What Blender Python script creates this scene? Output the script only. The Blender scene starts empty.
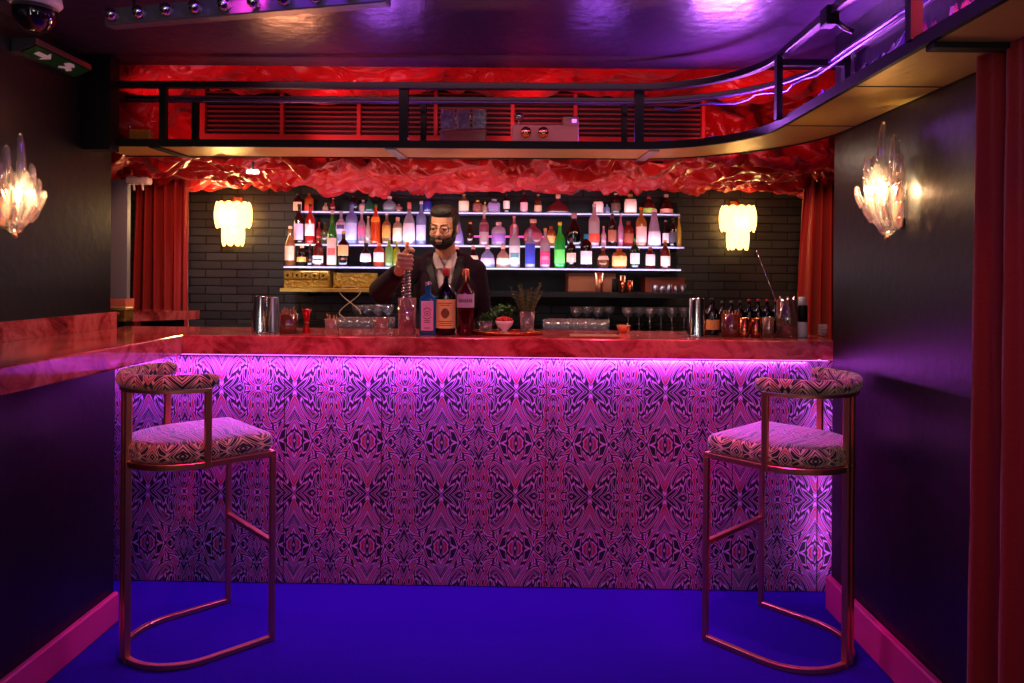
import bpy, math, random
from mathutils import Vector, Matrix, noise
random.seed(7)
sc = bpy.context.scene
C = bpy.data.collections.new('bar'); sc.collection.children.link(C)
pi = math.pi
F, CX, CY, H, ROLL = 731.0, 520.0, 276.0, 1.395, math.radians(.45)

def ray(x, y):
    a, b = x-CX, y-CY; c, s = math.cos(ROLL), math.sin(ROLL)
    return (a*c+b*s)/F, (-a*s+b*c)/F
def at_y(x, y, Y):
    u, v = ray(x, y); return Vector((u*Y, Y, H-v*Y))
def xw(x, Y, y=300): return ray(x, y)[0]*Y

# ---------------------------------------------------------------- materials
def lin(c):
    return tuple(((v/255)/12.92 if v/255 <= .04045 else ((v/255+.055)/1.055)**2.4) for v in c[:3]) + (1,)
MATS = {}
def pmat(name, col, rough=.5, metal=0, spec=.5, emit=None, es=0, coat=0, sheen=0, trans=0, alpha=1, bump=0, bscale=40, subsurf=0, ior=1.45):
    if name in MATS: return MATS[name]
    m = bpy.data.materials.new(name); m.use_nodes = True
    b = m.node_tree.nodes['Principled BSDF']
    b.inputs['Base Color'].default_value = lin(col)
    b.inputs['Roughness'].default_value = rough
    b.inputs['Metallic'].default_value = metal
    b.inputs['Specular IOR Level'].default_value = spec
    b.inputs['IOR'].default_value = ior
    b.inputs['Coat Weight'].default_value = coat
    b.inputs['Coat Roughness'].default_value = .08
    b.inputs['Sheen Weight'].default_value = sheen
    b.inputs['Transmission Weight'].default_value = trans
    b.inputs['Alpha'].default_value = alpha
    if emit:
        b.inputs['Emission Color'].default_value = lin(emit); b.inputs['Emission Strength'].default_value = es
    if bump:
        nt = m.node_tree; n = nt.nodes.new('ShaderNodeTexNoise'); n.inputs['Scale'].default_value = bscale; n.inputs['Detail'].default_value = 6
        tc = nt.nodes.new('ShaderNodeTexCoord'); bp = nt.nodes.new('ShaderNodeBump'); bp.inputs['Strength'].default_value = bump; bp.inputs['Distance'].default_value = .01
        nt.links.new(tc.outputs['Object'], n.inputs['Vector']); nt.links.new(n.outputs['Fac'], bp.inputs['Height']); nt.links.new(bp.outputs['Normal'], b.inputs['Normal'])
    MATS[name] = m
    return m

class X:  # expression builder for math nodes
    nt = None
    def __init__(s, k): s.k = k
    @staticmethod
    def op(o, *a):
        n = X.nt.nodes.new('ShaderNodeMath'); n.operation = o
        for i, v in enumerate(a):
            if isinstance(v, X): X.nt.links.new(v.k, n.inputs[i])
            else: n.inputs[i].default_value = v
        return X(n.outputs[0])
    def __add__(s, o): return X.op('ADD', s, o)
    def __radd__(s, o): return X.op('ADD', s, o)
    def __sub__(s, o): return X.op('SUBTRACT', s, o)
    def __mul__(s, o): return X.op('MULTIPLY', s, o)
    def __rmul__(s, o): return X.op('MULTIPLY', s, o)
    def sin(s): return X.op('SINE', s)
    def pp(s, o): return X.op('PINGPONG', s, o)
    def lt(s, o): return X.op('LESS_THAN', s, o)
    def gt(s, o): return X.op('GREATER_THAN', s, o)

def ramp(nt, fac, stops, interp='LINEAR'):
    r = nt.nodes.new('ShaderNodeValToRGB'); cr = r.color_ramp; cr.interpolation = interp
    while len(cr.elements) < len(stops): cr.elements.new(.5)
    for e, (p, c) in zip(cr.elements, stops): e.position = p; e.color = lin(c)
    nt.links.new(fac, r.inputs[0]); return r.outputs[0]
def mixc(nt, fac, a, b):
    n = nt.nodes.new('ShaderNodeMix'); n.data_type = 'RGBA'
    if isinstance(fac, X): fac = fac.k
    nt.links.new(fac, n.inputs[0])
    for i, v in ((6, a), (7, b)):
        if hasattr(v, 'default_value') or hasattr(v, 'links'): nt.links.new(v, n.inputs[i])
        else: n.inputs[i].default_value = lin(v)
    return n.outputs[2]

def feather_mat(name, sx=76, sy=14, P=.333, Q=.47, ax='X', az='Z', dark=(6, 2, 18), lite=(196, 142, 208), mid=(158, 24, 56), mid2=(92, 16, 56), x0=0, z0=0, rough=.55, sheen=.2, ang=67, lw=.18, bow=.3, wob=.06, sumxy=False):
    m = pmat(name, (128, 128, 128), rough, sheen=sheen); nt = m.node_tree; X.nt = nt
    b = nt.nodes['Principled BSDF']
    tc = nt.nodes.new('ShaderNodeTexCoord'); sp = nt.nodes.new('ShaderNodeSeparateXYZ'); nt.links.new(tc.outputs['Object'], sp.inputs[0])
    x, z = X(sp.outputs[ax]), X(sp.outputs[az])
    if sumxy: x = X.op('ARCTAN2', X(sp.outputs['Y']), x)*.23
    u = (x+(10*P-x0)).pp(P/2); v = (z+(10*Q-z0)).pp(Q/2)
    cb = nt.nodes.new('ShaderNodeCombineXYZ'); nt.links.new(u.k, cb.inputs[0]); nt.links.new(v.k, cb.inputs[1])
    nz = nt.nodes.new('ShaderNodeTexNoise'); nz.inputs['Scale'].default_value = 8.5; nz.inputs['Detail'].default_value = 0; nt.links.new(cb.outputs[0], nz.inputs['Vector'])
    sn = nt.nodes.new('ShaderNodeSeparateColor'); nt.links.new(nz.outputs['Color'], sn.inputs[0])
    w, w2 = X(sn.outputs[0])-.5, X(sn.outputs[1])-.5
    # strokes lean outward from each mirror axis and curve upward
    c, s = math.cos(math.radians(ang)), math.sin(math.radians(ang))
    uu = u.pp(P/4)
    q1 = uu*s-v*c+(uu*uu)*(-bow*2/P)+w*wob
    q2 = uu*c+v*s+w2*wob+(u*u)*(1.2/P)
    cc = nt.nodes.new('ShaderNodeCombineXYZ'); nt.links.new((q1*sx).k, cc.inputs[0]); nt.links.new((q2*sy).k, cc.inputs[1])
    ve = nt.nodes.new('ShaderNodeTexVoronoi'); ve.feature = 'DISTANCE_TO_EDGE'; ve.voronoi_dimensions = '2D'; ve.inputs['Scale'].default_value = 1; nt.links.new(cc.outputs[0], ve.inputs['Vector'])
    vc = nt.nodes.new('ShaderNodeTexVoronoi'); vc.voronoi_dimensions = '2D'; vc.inputs['Scale'].default_value = 1; nt.links.new(cc.outputs[0], vc.inputs['Vector'])
    sc_ = nt.nodes.new('ShaderNodeSeparateColor'); nt.links.new(vc.outputs['Color'], sc_.inputs[0])
    body = ramp(nt, sc_.outputs[0], [(0, mid), (.34, mid2), (.54, dark), (.80, lite), (.85, mid)], 'CONSTANT')
    lines = ramp(nt, ve.outputs[0], [(0, dark), (.085, dark), (.12, lite), (.11+lw*.4, lite), (.11+lw*.75, dark), (1, dark)])
    f = X(ve.outputs[0]).gt(.11+lw*.65)
    col = mixc(nt, f, lines, body)
    nt.links.new(col, b.inputs['Base Color'])
    bp = nt.nodes.new('ShaderNodeBump'); bp.inputs['Strength'].default_value = .25; bp.inputs['Distance'].default_value = .002
    nt.links.new(ve.outputs[0], bp.inputs['Height']); nt.links.new(bp.outputs['Normal'], b.inputs['Normal'])
    return m

def marble_mat(name, a, bcol, c, rough=.12, scale=3):
    m = pmat(name, a, rough, coat=.5); nt = m.node_tree; b = nt.nodes['Principled BSDF']
    tc = nt.nodes.new('ShaderNodeTexCoord')
    n = nt.nodes.new('ShaderNodeTexNoise'); n.inputs['Scale'].default_value = scale; n.inputs['Detail'].default_value = 9; n.inputs['Roughness'].default_value = .68; n.inputs['Distortion'].default_value = 1.2
    nt.links.new(tc.outputs['Object'], n.inputs['Vector'])
    nt.links.new(ramp(nt, n.outputs['Fac'], [(.3, c), (.43, bcol), (.55, a), (.68, bcol), (.8, a)]), b.inputs['Base Color'])
    return m

def brick_mat():
    m = pmat('black_brick', (40, 38, 42), .4); nt = m.node_tree; b = nt.nodes['Principled BSDF']
    tc = nt.nodes.new('ShaderNodeTexCoord'); mp = nt.nodes.new('ShaderNodeMapping'); mp.inputs['Rotation'].default_value = (pi/2, 0, 0)
    nt.links.new(tc.outputs['Object'], mp.inputs[0])
    br = nt.nodes.new('ShaderNodeTexBrick'); br.inputs['Scale'].default_value = 1
    br.inputs['Brick Width'].default_value = .215; br.inputs['Row Height'].default_value = .057; br.inputs['Mortar Size'].default_value = .0045; br.inputs['Mortar Smooth'].default_value = .3
    br.inputs['Color1'].default_value = lin((58, 55, 62)); br.inputs['Color2'].default_value = lin((46, 43, 50)); br.inputs['Mortar'].default_value = lin((14, 12, 14))
    nt.links.new(mp.outputs[0], br.inputs['Vector'])
    nz = nt.nodes.new('ShaderNodeTexNoise'); nz.inputs['Scale'].default_value = 30; nz.inputs['Detail'].default_value = 5; nt.links.new(tc.outputs['Object'], nz.inputs['Vector'])
    X.nt = nt; h = X(nz.outputs['Fac'])*.5-X(br.outputs['Fac'])*1.5
    bp = nt.nodes.new('ShaderNodeBump'); bp.inputs['Strength'].default_value = .8; bp.inputs['Distance'].default_value = .008
    nt.links.new(h.k, bp.inputs['Height']); nt.links.new(bp.outputs['Normal'], b.inputs['Normal']); nt.links.new(br.outputs['Color'], b.inputs['Base Color'])
    return m

def glassy(name, col, trans=.25, lucent=.45, gloss=.18, rough=.08, emit=0):
    """tinted glass or liquid: see-through + translucent + glossy"""
    if name in MATS: return MATS[name]
    m = bpy.data.materials.new(name); m.use_nodes = True; nt = m.node_tree; nt.nodes.clear()
    out = nt.nodes.new('ShaderNodeOutputMaterial')
    tr = nt.nodes.new('ShaderNodeBsdfTransparent'); tr.inputs[0].default_value = lin(col)
    tl = nt.nodes.new('ShaderNodeBsdfTranslucent'); tl.inputs[0].default_value = lin(col)
    df = nt.nodes.new('ShaderNodeBsdfDiffuse'); df.inputs[0].default_value = lin(col)
    gl = nt.nodes.new('ShaderNodeBsdfGlossy'); gl.inputs[0].default_value = (1, 1, 1, 1); gl.inputs['Roughness'].default_value = rough
    m1 = nt.nodes.new('ShaderNodeMixShader'); m1.inputs[0].default_value = .4; nt.links.new(tl.outputs[0], m1.inputs[1]); nt.links.new(df.outputs[0], m1.inputs[2])
    m2 = nt.nodes.new('ShaderNodeMixShader'); m2.inputs[0].default_value = trans; nt.links.new(m1.outputs[0], m2.inputs[1]); nt.links.new(tr.outputs[0], m2.inputs[2])
    lw = nt.nodes.new('ShaderNodeLayerWeight'); lw.inputs['Blend'].default_value = .35
    X.nt = nt; f = X(lw.outputs['Fresnel'])*.7+gloss*.15
    m3 = nt.nodes.new('ShaderNodeMixShader'); nt.links.new(f.k, m3.inputs[0]); nt.links.new(m2.outputs[0], m3.inputs[1]); nt.links.new(gl.outputs[0], m3.inputs[2])
    last = m3
    if emit:
        em = nt.nodes.new('ShaderNodeEmission'); em.inputs[0].default_value = lin(col); em.inputs[1].default_value = emit
        ad = nt.nodes.new('ShaderNodeAddShader'); nt.links.new(m3.outputs[0], ad.inputs[0]); nt.links.new(em.outputs[0], ad.inputs[1]); last = ad
    nt.links.new(last.outputs[0], out.inputs[0]); MATS[name] = m
    return m

M = dict(
    dark=pmat('dark_wall_paint', (15, 12, 21), .36, bump=.15, bscale=25),
    ceil=pmat('glossy_ceiling_paint', (58, 42, 72), .28, bump=.5, bscale=14),
    black=pmat('black_metal', (9, 8, 10), .55, spec=.3),
    rail=pmat('black_gloss_metal', (16, 13, 20), .4),
    brass=pmat('brass', (228, 155, 115), .36, metal=1),
    gold=pmat('gold_leaf', (222, 182, 90), .42, metal=.4, bump=.3, bscale=30),
    goldf=pmat('hammered_gold', (160, 122, 48), .35, metal=.7, bump=.9, bscale=60),
    chrome=pmat('polished_steel', (225, 222, 225), .12, metal=1),
    steel=pmat('brushed_steel', (150, 145, 160), .3, metal=1),
    copper=pmat('copper', (205, 120, 85), .2, metal=1),
    red=pmat('red_satin', (176, 16, 20), .3, sheen=.1, bump=1, bscale=5),
    velvet=pmat('red_velvet', (150, 10, 8), .7, sheen=.25, bump=.2, bscale=90),
    redpaint=pmat('red_paint', (175, 30, 22), .5),
    marble=marble_mat('red_marble', (226, 112, 112), (182, 62, 66), (52, 16, 22), scale=5),
    brick=brick_mat(),
    carpet=pmat('blue_carpet', (40, 2, 132), .95, sheen=0, spec=.1, bump=.5, bscale=260),
    base=pmat('pink_skirting', (200, 50, 110), .4),
    led=pmat('led_tape', (255, 200, 255), .5, emit=(226, 96, 255), es=4),
    shelf=pmat('lit_acrylic', (230, 230, 255), .3, emit=(190, 186, 255), es=.65),
    pink=pmat('pink_led', (255, 90, 160), .4, emit=(255, 50, 130), es=3),
    white=pmat('white_plastic', (222, 216, 220), .4),
    green=pmat('exit_green', (8, 78, 34), .5, emit=(10, 120, 40), es=.0),
    exitw=pmat('exit_white', (215, 215, 215), .5, emit=(200, 200, 200), es=.08),
    panel=feather_mat('feather_print_panel', x0=-.18, z0=.88),
    fabric=feather_mat('magenta_lit_feather_top', sx=52, sy=13, P=.3, Q=.5, ax='X', az='Y', rough=.6, sheen=.4, dark=(16, 9, 20), lite=(200, 112, 180), mid=(150, 40, 90), mid2=(70, 20, 60), ang=20, lw=.24),  # seat tops: magenta light tinted into the fabric colours
    fabric2=feather_mat('tiger_feather_side', sx=62, sy=13, P=.21, Q=.3, ax='X', az='Z', rough=.6, sheen=.4, dark=(14, 8, 16), lite=(210, 185, 150), mid=(170, 95, 70), mid2=(120, 50, 40), ang=50, lw=.24, sumxy=True, bow=.2),
    skin=pmat('skin', (206, 150, 120), .5, bump=.06, bscale=120),
    hair=pmat('dark_hair', (22, 15, 13), .55, bump=.7, bscale=90),
    shirt=pmat('pale_shirt', (186, 160, 165), .7),
    jacket=pmat('plum_jacket', (30, 5, 24), .8, sheen=.05, spec=.2),
    trouser=pmat('dark_trousers', (18, 16, 22), .8),
    glass=glassy('clear_glass', (240, 240, 250), .86, .2, .9, .05),
    lglass=glassy('leaf_glass', (248, 238, 236), .88, .4, .9, .05),
    petal=glassy('glowing_petal', (255, 226, 150), .15, emit=1.7),
    bulb=pmat('lit_bulb', (255, 220, 160), .5, emit=(255, 206, 120), es=14),
    wood=pmat('wood', (150, 88, 50), .45, bump=.2, bscale=30),
    tan=pmat('tan_panel', (165, 95, 60), .6),
    leaf=pmat('herb_green', (40, 95, 35), .6),
    herb=pmat('dry_herb', (110, 100, 60), .7),
    copperstick=pmat('cinnamon', (125, 70, 45), .7),
    plastic=glassy('crinkled_plastic', (170, 110, 210), .35, .3, .6, .12),
    smoke=glassy('smoked_dome', (70, 50, 70), .5, .2, .5, .04),
)

for n_ in M['red'].node_tree.nodes:
    if n_.type == 'BUMP': n_.inputs['Distance'].default_value = .055
    if n_.type == 'TEX_NOISE': n_.inputs['Detail'].default_value = 2.5; n_.inputs['Distortion'].default_value = 1.5; n_.inputs['Roughness'].default_value = .4
# ---------------------------------------------------------------- mesh helpers
class MB:
    def __init__(s): s.v = []; s.f = []; s.sm = []
    def add(s, vs, fs, smooth=False, mat=None):
        b = len(s.v)
        for p in vs:
            p = Vector(p); s.v.append(mat @ p if mat else p)
        for f in fs: s.f.append(tuple(b+i for i in f)); s.sm.append(smooth)
        return s
    def box(s, lo, hi, mat=None, bev=0):
        x0, y0, z0 = lo; x1, y1, z1 = hi
        if not bev:
            vs = [(x, y, z) for z in (z0, z1) for y in (y0, y1) for x in (x0, x1)]
            return s.add(vs, [(0, 2, 3, 1), (4, 5, 7, 6), (0, 1, 5, 4), (2, 6, 7, 3), (0, 4, 6, 2), (1, 3, 7, 5)], False, mat)
        b = bev; pts = lambda k, z: [(x0+k, y0+b, z), (x0+b, y0+k, z), (x1-b, y0+k, z), (x1-k, y0+b, z), (x1-k, y1-b, z), (x1-b, y1-k, z), (x0+b, y1-k, z), (x0+k, y1-b, z)]
        ins = [(x0+b, y0+b), (x0+b, y0+b), (x1-b, y0+b), (x1-b, y0+b), (x1-b, y1-b), (x1-b, y1-b), (x0+b, y1-b), (x0+b, y1-b)]
        rings = [[(a, c, z0) for a, c in ins], pts(0, z0+b), pts(0, z1-b), [(a, c, z1) for a, c in ins]]
        vs = sum(rings, []); fs = []
        for r in range(3):
            for i in range(8): j = (i+1) % 8; fs.append((r*8+i, r*8+j, r*8+8+j, r*8+8+i))
        fs.append((0, 6, 4, 2)); fs.append((24, 26, 28, 30))
        return s.add(vs, fs, False, mat)
    def lathe(s, prof, n=20, c=(0, 0, 0), sup=2, fy=1, mat=None, smooth=True, cap=True):
        vs = []; fs = []
        for r, z in prof:
            for i in range(n):
                a = 2*pi*(i+.5)/n; ca, sa = math.cos(a), math.sin(a)
                if sup != 2: k = (abs(ca)**sup+abs(sa)**sup)**(-1/sup)
                else: k = 1
                vs.append((c[0]+r*k*ca, c[1]+r*k*sa*fy, c[2]+z))
        for q in range(len(prof)-1):
            for i in range(n): j = (i+1) % n; fs.append((q*n+i, q*n+j, q*n+n+j, q*n+n+i))
        if cap:
            fs.append(tuple(range(n-1, -1, -1))); fs.append(tuple((len(prof)-1)*n+i for i in range(n)))
        return s.add(vs, fs, smooth, mat)
    def tube(s, pts, r, n=8, closed=False, rect=None, smooth=True, up=(0, 0, 1)):
        pts = [Vector(p) for p in pts]; N = len(pts); vs = []; fs = []
        rs = r if isinstance(r, (list, tuple)) else [r]*N
        nrm = None
        for i, p in enumerate(pts):
            if closed: t = (pts[(i+1) % N]-pts[i-1]).normalized()
            else: t = (pts[min(i+1, N-1)]-pts[max(i-1, 0)]).normalized()
            u = Vector(up)
            if abs(t.dot(u)) > .95: u = Vector((1, 0, 0)) if nrm is None else nrm
            side = t.cross(u).normalized(); nn = side.cross(t).normalized(); nrm = nn
            if rect:
                w, h = rect; b = min(w, h)*.22
                ring = [(-w+b, -h), (w-b, -h), (w, -h+b), (w, h-b), (w-b, h), (-w+b, h), (-w, h-b), (-w, -h+b)]
                for a, c in ring: vs.append(p+side*a+nn*c)
            else:
                for k in range(n):
                    an = 2*pi*k/n; vs.append(p+side*rs[i]*math.cos(an)+nn*rs[i]*math.sin(an))
        k = 8 if rect else n
        for i in range(N if closed else N-1):
            j = (i+1) % N
            for a in range(k): b2 = (a+1) % k; fs.append((i*k+a, i*k+b2, j*k+b2, j*k+a))
        if not closed: fs.append(tuple(range(k-1, -1, -1))); fs.append(tuple((N-1)*k+a for a in range(k)))
        return s.add(vs, fs, smooth and not rect)
    def rod(s, a, b, r, n=8): return s.tube([a, b], r, n)
    def prism(s, poly, z0, z1, mat=None, smooth=False):
        n = len(poly); vs = [(x, y, z0) for x, y in poly]+[(x, y, z1) for x, y in poly]
        fs = [tuple(range(n-1, -1, -1)), tuple(range(n, 2*n))]+[(i, (i+1) % n, n+(i+1) % n, n+i) for i in range(n)]
        return s.add(vs, fs, smooth, mat)
    def ball(s, c, r, seg=14, ring=9, mat=None):
        if not isinstance(r, (list, tuple)): r = (r, r, r)
        vs = [(c[0], c[1], c[2]-r[2])]; fs = []
        for k in range(1, ring):
            ph = pi*k/ring
            for i in range(seg): a = 2*pi*i/seg; vs.append((c[0]+r[0]*math.sin(ph)*math.cos(a), c[1]+r[1]*math.sin(ph)*math.sin(a), c[2]-r[2]*math.cos(ph)))
        vs.append((c[0], c[1], c[2]+r[2])); L = len(vs)-1
        for i in range(seg): j = (i+1) % seg; fs.append((0, 1+j, 1+i)); fs.append((L, L-seg+i, L-seg+j))
        for k in range(ring-2):
            for i in range(seg): j = (i+1) % seg; fs.append((1+k*seg+i, 1+k*seg+j, 1+(k+1)*seg+j, 1+(k+1)*seg+i))
        return s.add(vs, fs, True, mat)
    def grid(s, fn, nu, nv, smooth=True):
        vs = [fn(i/nu, j/nv) for j in range(nv+1) for i in range(nu+1)]
        fs = [(j*(nu+1)+i, j*(nu+1)+i+1, (j+1)*(nu+1)+i+1, (j+1)*(nu+1)+i) for j in range(nv) for i in range(nu)]
        return s.add(vs, fs, smooth)
    def mesh(s, name):
        me = bpy.data.meshes.new(name); me.from_pydata([tuple(v) for v in s.v], [], s.f)
        me.polygons.foreach_set('use_smooth', s.sm); me.update(); return me

def obj(name, mb, mat, parent=None, solid=0, loc=None):
    me = mb.mesh(name) if isinstance(mb, MB) else mb
    me.materials.clear()
    for m in (mat if isinstance(mat, (list, tuple)) else [mat]): me.materials.append(m)
    o = bpy.data.objects.new(name, me); C.objects.link(o)
    if parent: o.parent = parent
    if loc: o.location = loc
    if solid:
        md = o.modifiers.new('thick', 'SOLIDIFY'); md.thickness = solid; md.offset = 0
    return o
def thing(name, label, cat, loc=(0, 0, 0), rotz=0, group=None):
    o = bpy.data.objects.new(name, None); C.objects.link(o); o.location = loc; o.rotation_euler = (0, 0, rotz)
    o.empty_display_size = .05
    return tag(o, label, cat, group)
def tag(o, label, cat, group=None):
    o['label'] = label; o['category'] = cat
    if group: o['group'] = group
    return o
def struct(name, mb, mat):
    o = obj(name, mb, mat); o['kind'] = 'structure'; return o
def copy_tree(root, loc, rotz, label, group=None):
    r = root.copy(); C.objects.link(r); r.location = loc; r.rotation_euler = (0, 0, rotz); r['label'] = label
    if group: r['group'] = group
    for ch in list(root.children):
        c = ch.copy(); C.objects.link(c); c.parent = r
        for g in ch.children: d = g.copy(); C.objects.link(d); d.parent = c
    return r
def light(kind, loc, energy, col, size=.1, size_y=None, aim=None, spot=None, blend=.6):
    l = bpy.data.lights.new('lamp', kind); l.energy = energy; l.color = col
    if kind == 'AREA':
        l.size = size
        if size_y: l.shape = 'RECTANGLE'; l.size_y = size_y
    else: l.shadow_soft_size = size
    if spot: l.spot_size = spot; l.spot_blend = blend
    o = bpy.data.objects.new('lamp', l); C.objects.link(o); o.location = loc
    if aim is not None: o.rotation_euler = (Vector(aim)-Vector(loc)).to_track_quat('-Z', 'Y').to_euler()
    return o

# ---------------------------------------------------------------- room
CE = 2.42
struct('floor', MB().box((-3.2, -2.2, -.05), (2.8, 5.1, 0)), M['carpet'])
struct('ceiling', MB().box((-3.2, -2.2, CE), (2.8, 3.60, CE+.1)), M['ceil'])
struct('ceiling.001', MB().box((-3.2, 3.60, 2.85), (2.8, 5.1, 2.95)), M['black'])
struct('trim_1', MB().box((-3.2, 3.601, CE+.1), (2.8, 3.66, 2.85)), M['black'])
struct('wall_right', MB().box((1.33, -2.2, 0), (1.45, 3.10, CE)), M['dark'])
struct('wall_left', MB().box((-2.15, -2.2, 0), (-2.05, 3.66, CE)), M['dark'])
struct('wall_left.001', MB().box((-1.74, -2.2, 0), (-1.62, 2.93, 1.028)), M['dark'])
struct('wall_front', MB().box((-3.2, -2.3, 0), (2.8, -2.2, CE)), M['dark'])
struct('wall_back', MB().box((-3.1, 5.0, 0), (2.7, 5.1, 2.85)), M['brick'])
struct('wall_left.002', MB().box((-3.1, 3.3, 0), (-3.0, 5.0, 2.85)), M['black'])
struct('wall_right.001', MB().box((2.3, 2.9, 0), (2.4, 5.0, 2.85)), M['black'])
struct('trim_2', MB().box((-2.05, 3.42, 1.972), (-1.925, 3.50, CE)), M['black'])
struct('baseboard_left', MB().box((-1.62, -2.2, 0), (-1.595, 2.93, .12), bev=.006), M['base'])
struct('baseboard_right', MB().box((1.30, -2.2, 0), (1.33, 3.09, .14), bev=.006), M['base'])

# ---------------------------------------------------------------- bar counter
YAW = -math.radians(1.2)
bar = thing('bar_counter', 'long bar counter with red marble top and feather-print front panel', 'bar counter', (0, 3.24, 0), YAW)
def bl(x, y, z): return (x, y, z)
slab = MB()
# L-shaped slab: main run + left ledge (ledge in world axes, joined at the corner)
cy, sy_ = math.cos(-YAW), math.sin(-YAW)
def w2b(x, y):   # world -> bar local
    dx, dy = x, y-3.24
    return (dx*cy-dy*sy_, dx*sy_+dy*cy)
poly = [w2b(-1.50, 3.262), w2b(1.42, 3.198), w2b(1.42, 3.72), w2b(-2.045, 3.79), w2b(-2.045, -1.2), w2b(-1.50, -1.2)]
slab.prism(poly, 1.035, 1.12)
o = obj('worktop', slab, M['marble'], bar)
bv = o.modifiers.new('bev', 'BEVEL'); bv.width = .006; bv.segments = 2
obj('backsplash', MB().prism([w2b(-2.047, -1.2), w2b(-2.022, -1.2), w2b(-2.022, 3.67), w2b(-2.047, 3.67)], 1.1205, 1.20), M['marble'], bar)
obj('front_panel', MB().box((-2.0, .035, .004), (1.325, .065, 1.034)), M['panel'], bar)
obj('side_panel', MB().box((1.33, .035, .004), (1.42, .06, 1.034)), M['panel'], bar)
obj('carcass', MB().box((-1.98, .08, .004), (1.38, .42, 1.034)), M['black'], bar)
obj('led_strip', MB().box((-1.95, .012, 1.031), (1.36, .024, 1.0345)), M['led'], bar)
for k, xj in enumerate((-1.06, -.62, .12, .95)):
    obj('panel_joint', MB().box((xj, .0338, .004), (xj+.003, .0352, 1.03)), M['black'], bar)

# ---------------------------------------------------------------- stools
def dshape(w, yf, yc, r, n=20):
    """outline: straight front at yf, straight sides to yc, semicircle of radius r"""
    pts = [(w, yf), ]
    for i in range(5): pass
    pts = [(-w, yf), (w, yf)]
    for i in range(n+1):
        a = -pi*i/n; pts.append((w*math.cos(a), yc+r*math.sin(a)))
    return pts
def smooth_d(w, yf, yc, r, cr=.03):
    p = []
    for cx_, a0 in ((-w+cr, pi), (w-cr, pi/2)):
        for i in range(5): a = a0-(pi/2)*i/4; p.append((cx_+cr*math.cos(a), yf-cr+cr*math.sin(a)))
    for t in (.25, .5, .75): p.append((w, yf-cr+(yc-yf+cr)*t))
    for i in range(25): a = -pi*i/24; p.append((w*math.cos(a), yc+r*math.sin(a)))
    for t in (.75, .5, .25): p.append((-w, yf-cr+(yc-yf+cr)*t))
    return p[::-1]
def make_stool(label, loc, rz):
    t = thing('bar_stool', label, 'bar stool', loc, rz, 'bar stools')
    W, YF, YC = .215, .225, -.01; br = M['brass']; q = (.010, .010)
    arc = lambda r, z, n=24, a0=0, a1=-pi: [(r*math.cos(a0+(a1-a0)*i/n), YC+r*math.sin(a0+(a1-a0)*i/n), z) for i in range(n+1)]
    obj('base_loop', MB().tube([(W, YF, .011)]+arc(W, .011)+[(-W, YF, .011)], 0, rect=q), br, t)
    obj('seat_frame', MB().tube([(W, YF, .712)]+arc(W, .712)+[(-W, YF, .712)], 0, closed=True, rect=(.011, .011)), br, t)
    for s in (1, -1):
        obj('leg', MB().tube([(s*W, YF, .002), (s*W, YF, .702)], 0, rect=q), br, t)
        obj('leg', MB().tube([(s*.019, YC-W-.002, .002), (s*.019, YC-W-.002, .985)], 0, rect=(.0115, .0115)), br, t)
        obj('arm_support', MB().tube([(s*(W+.008), YC-.01, .70), (s*(W+.008), YC-.01, .985)], 0, rect=(.0115, .009)), br, t)
    obj('footrest', MB().tube([(W-.01, YF, .375), (-W+.01, YF, .375)], 0, rect=q), br, t)
    prof = [(.93, .0), (.985, .008), (1.0, .024), (1.0, .042), (.985, .058), (.95, .068), (.85, .073), (.6, .077), (.3, .079)]
    out = smooth_d(W+.006, YF+.006, YC, W+.006); n = len(out); vs = []; fs = []
    for k, z in prof:
        for x, y in out: vs.append((x*k, (y+.0)*k, .722+z))
    for a in range(len(prof)-1):
        for i in range(n): j = (i+1) % n; fs.append((a*n+j, a*n+i, a*n+n+i, a*n+n+j))
    fs.append(tuple(range(n))); fs.append(tuple((len(prof)-1)*n+i for i in range(n-1, -1, -1)))
    cu = MB().add(vs, fs, True); me = cu.mesh('seat')
    o = obj('seat', me, [M['fabric'], M['fabric2']], t)
    for p in me.polygons:
        if abs(p.normal.z) < .75: p.material_index = 1
    R = W+.012
    pad = MB(); ring = []
    for i in range(13):
        a = 2*pi*i/12
    pts = arc(R, 1.012, 32, .10, -pi-.10)
    prf = []
    for i in range(12):
        a = 2*pi*i/12; ca, sa = math.cos(a), math.sin(a); k = (abs(ca)**3+abs(sa)**3)**(-1/3); prf.append((.019*k*ca, .026*k*sa))
    vs = []; fs = []; N = len(pts)
    for i, p in enumerate(pts):
        p = Vector(p); tdir = (Vector(pts[min(i+1, N-1)])-Vector(pts[max(i-1, 0)])).normalized(); sd = tdir.cross(Vector((0, 0, 1)))
        e = 1 if 0 < i < N-1 else .7
        for a, b in prf: vs.append(p+sd*a*e+Vector((0, 0, b*e)))
    for i in range(N-1):
        for a in range(12): b = (a+1) % 12; fs.append((i*12+b, i*12+a, i*12+12+a, i*12+12+b))
    fs.append(tuple(range(12))); fs.append(tuple((N-1)*12+a for a in range(11, -1, -1)))
    obj('backrest', MB().add(vs, fs, True), M['fabric2'], t)
    obj('backrest_rim', MB().tube(arc(R-.004, .979, 32, .0, -pi), 0, rect=(.013, .006)), br, t)
    return t
st = make_stool('curved-back brass bar stool beside the marble ledge and under its end', (-1.247, 2.789, 0), math.radians(-47.2))
copy_tree(st, (1.035, 2.80, 0), math.radians(43.5), 'curved-back brass bar stool against the dark wall with the tall red curtain')
st['label'] = 'curved-back brass bar stool beside the marble side ledge'

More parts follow.
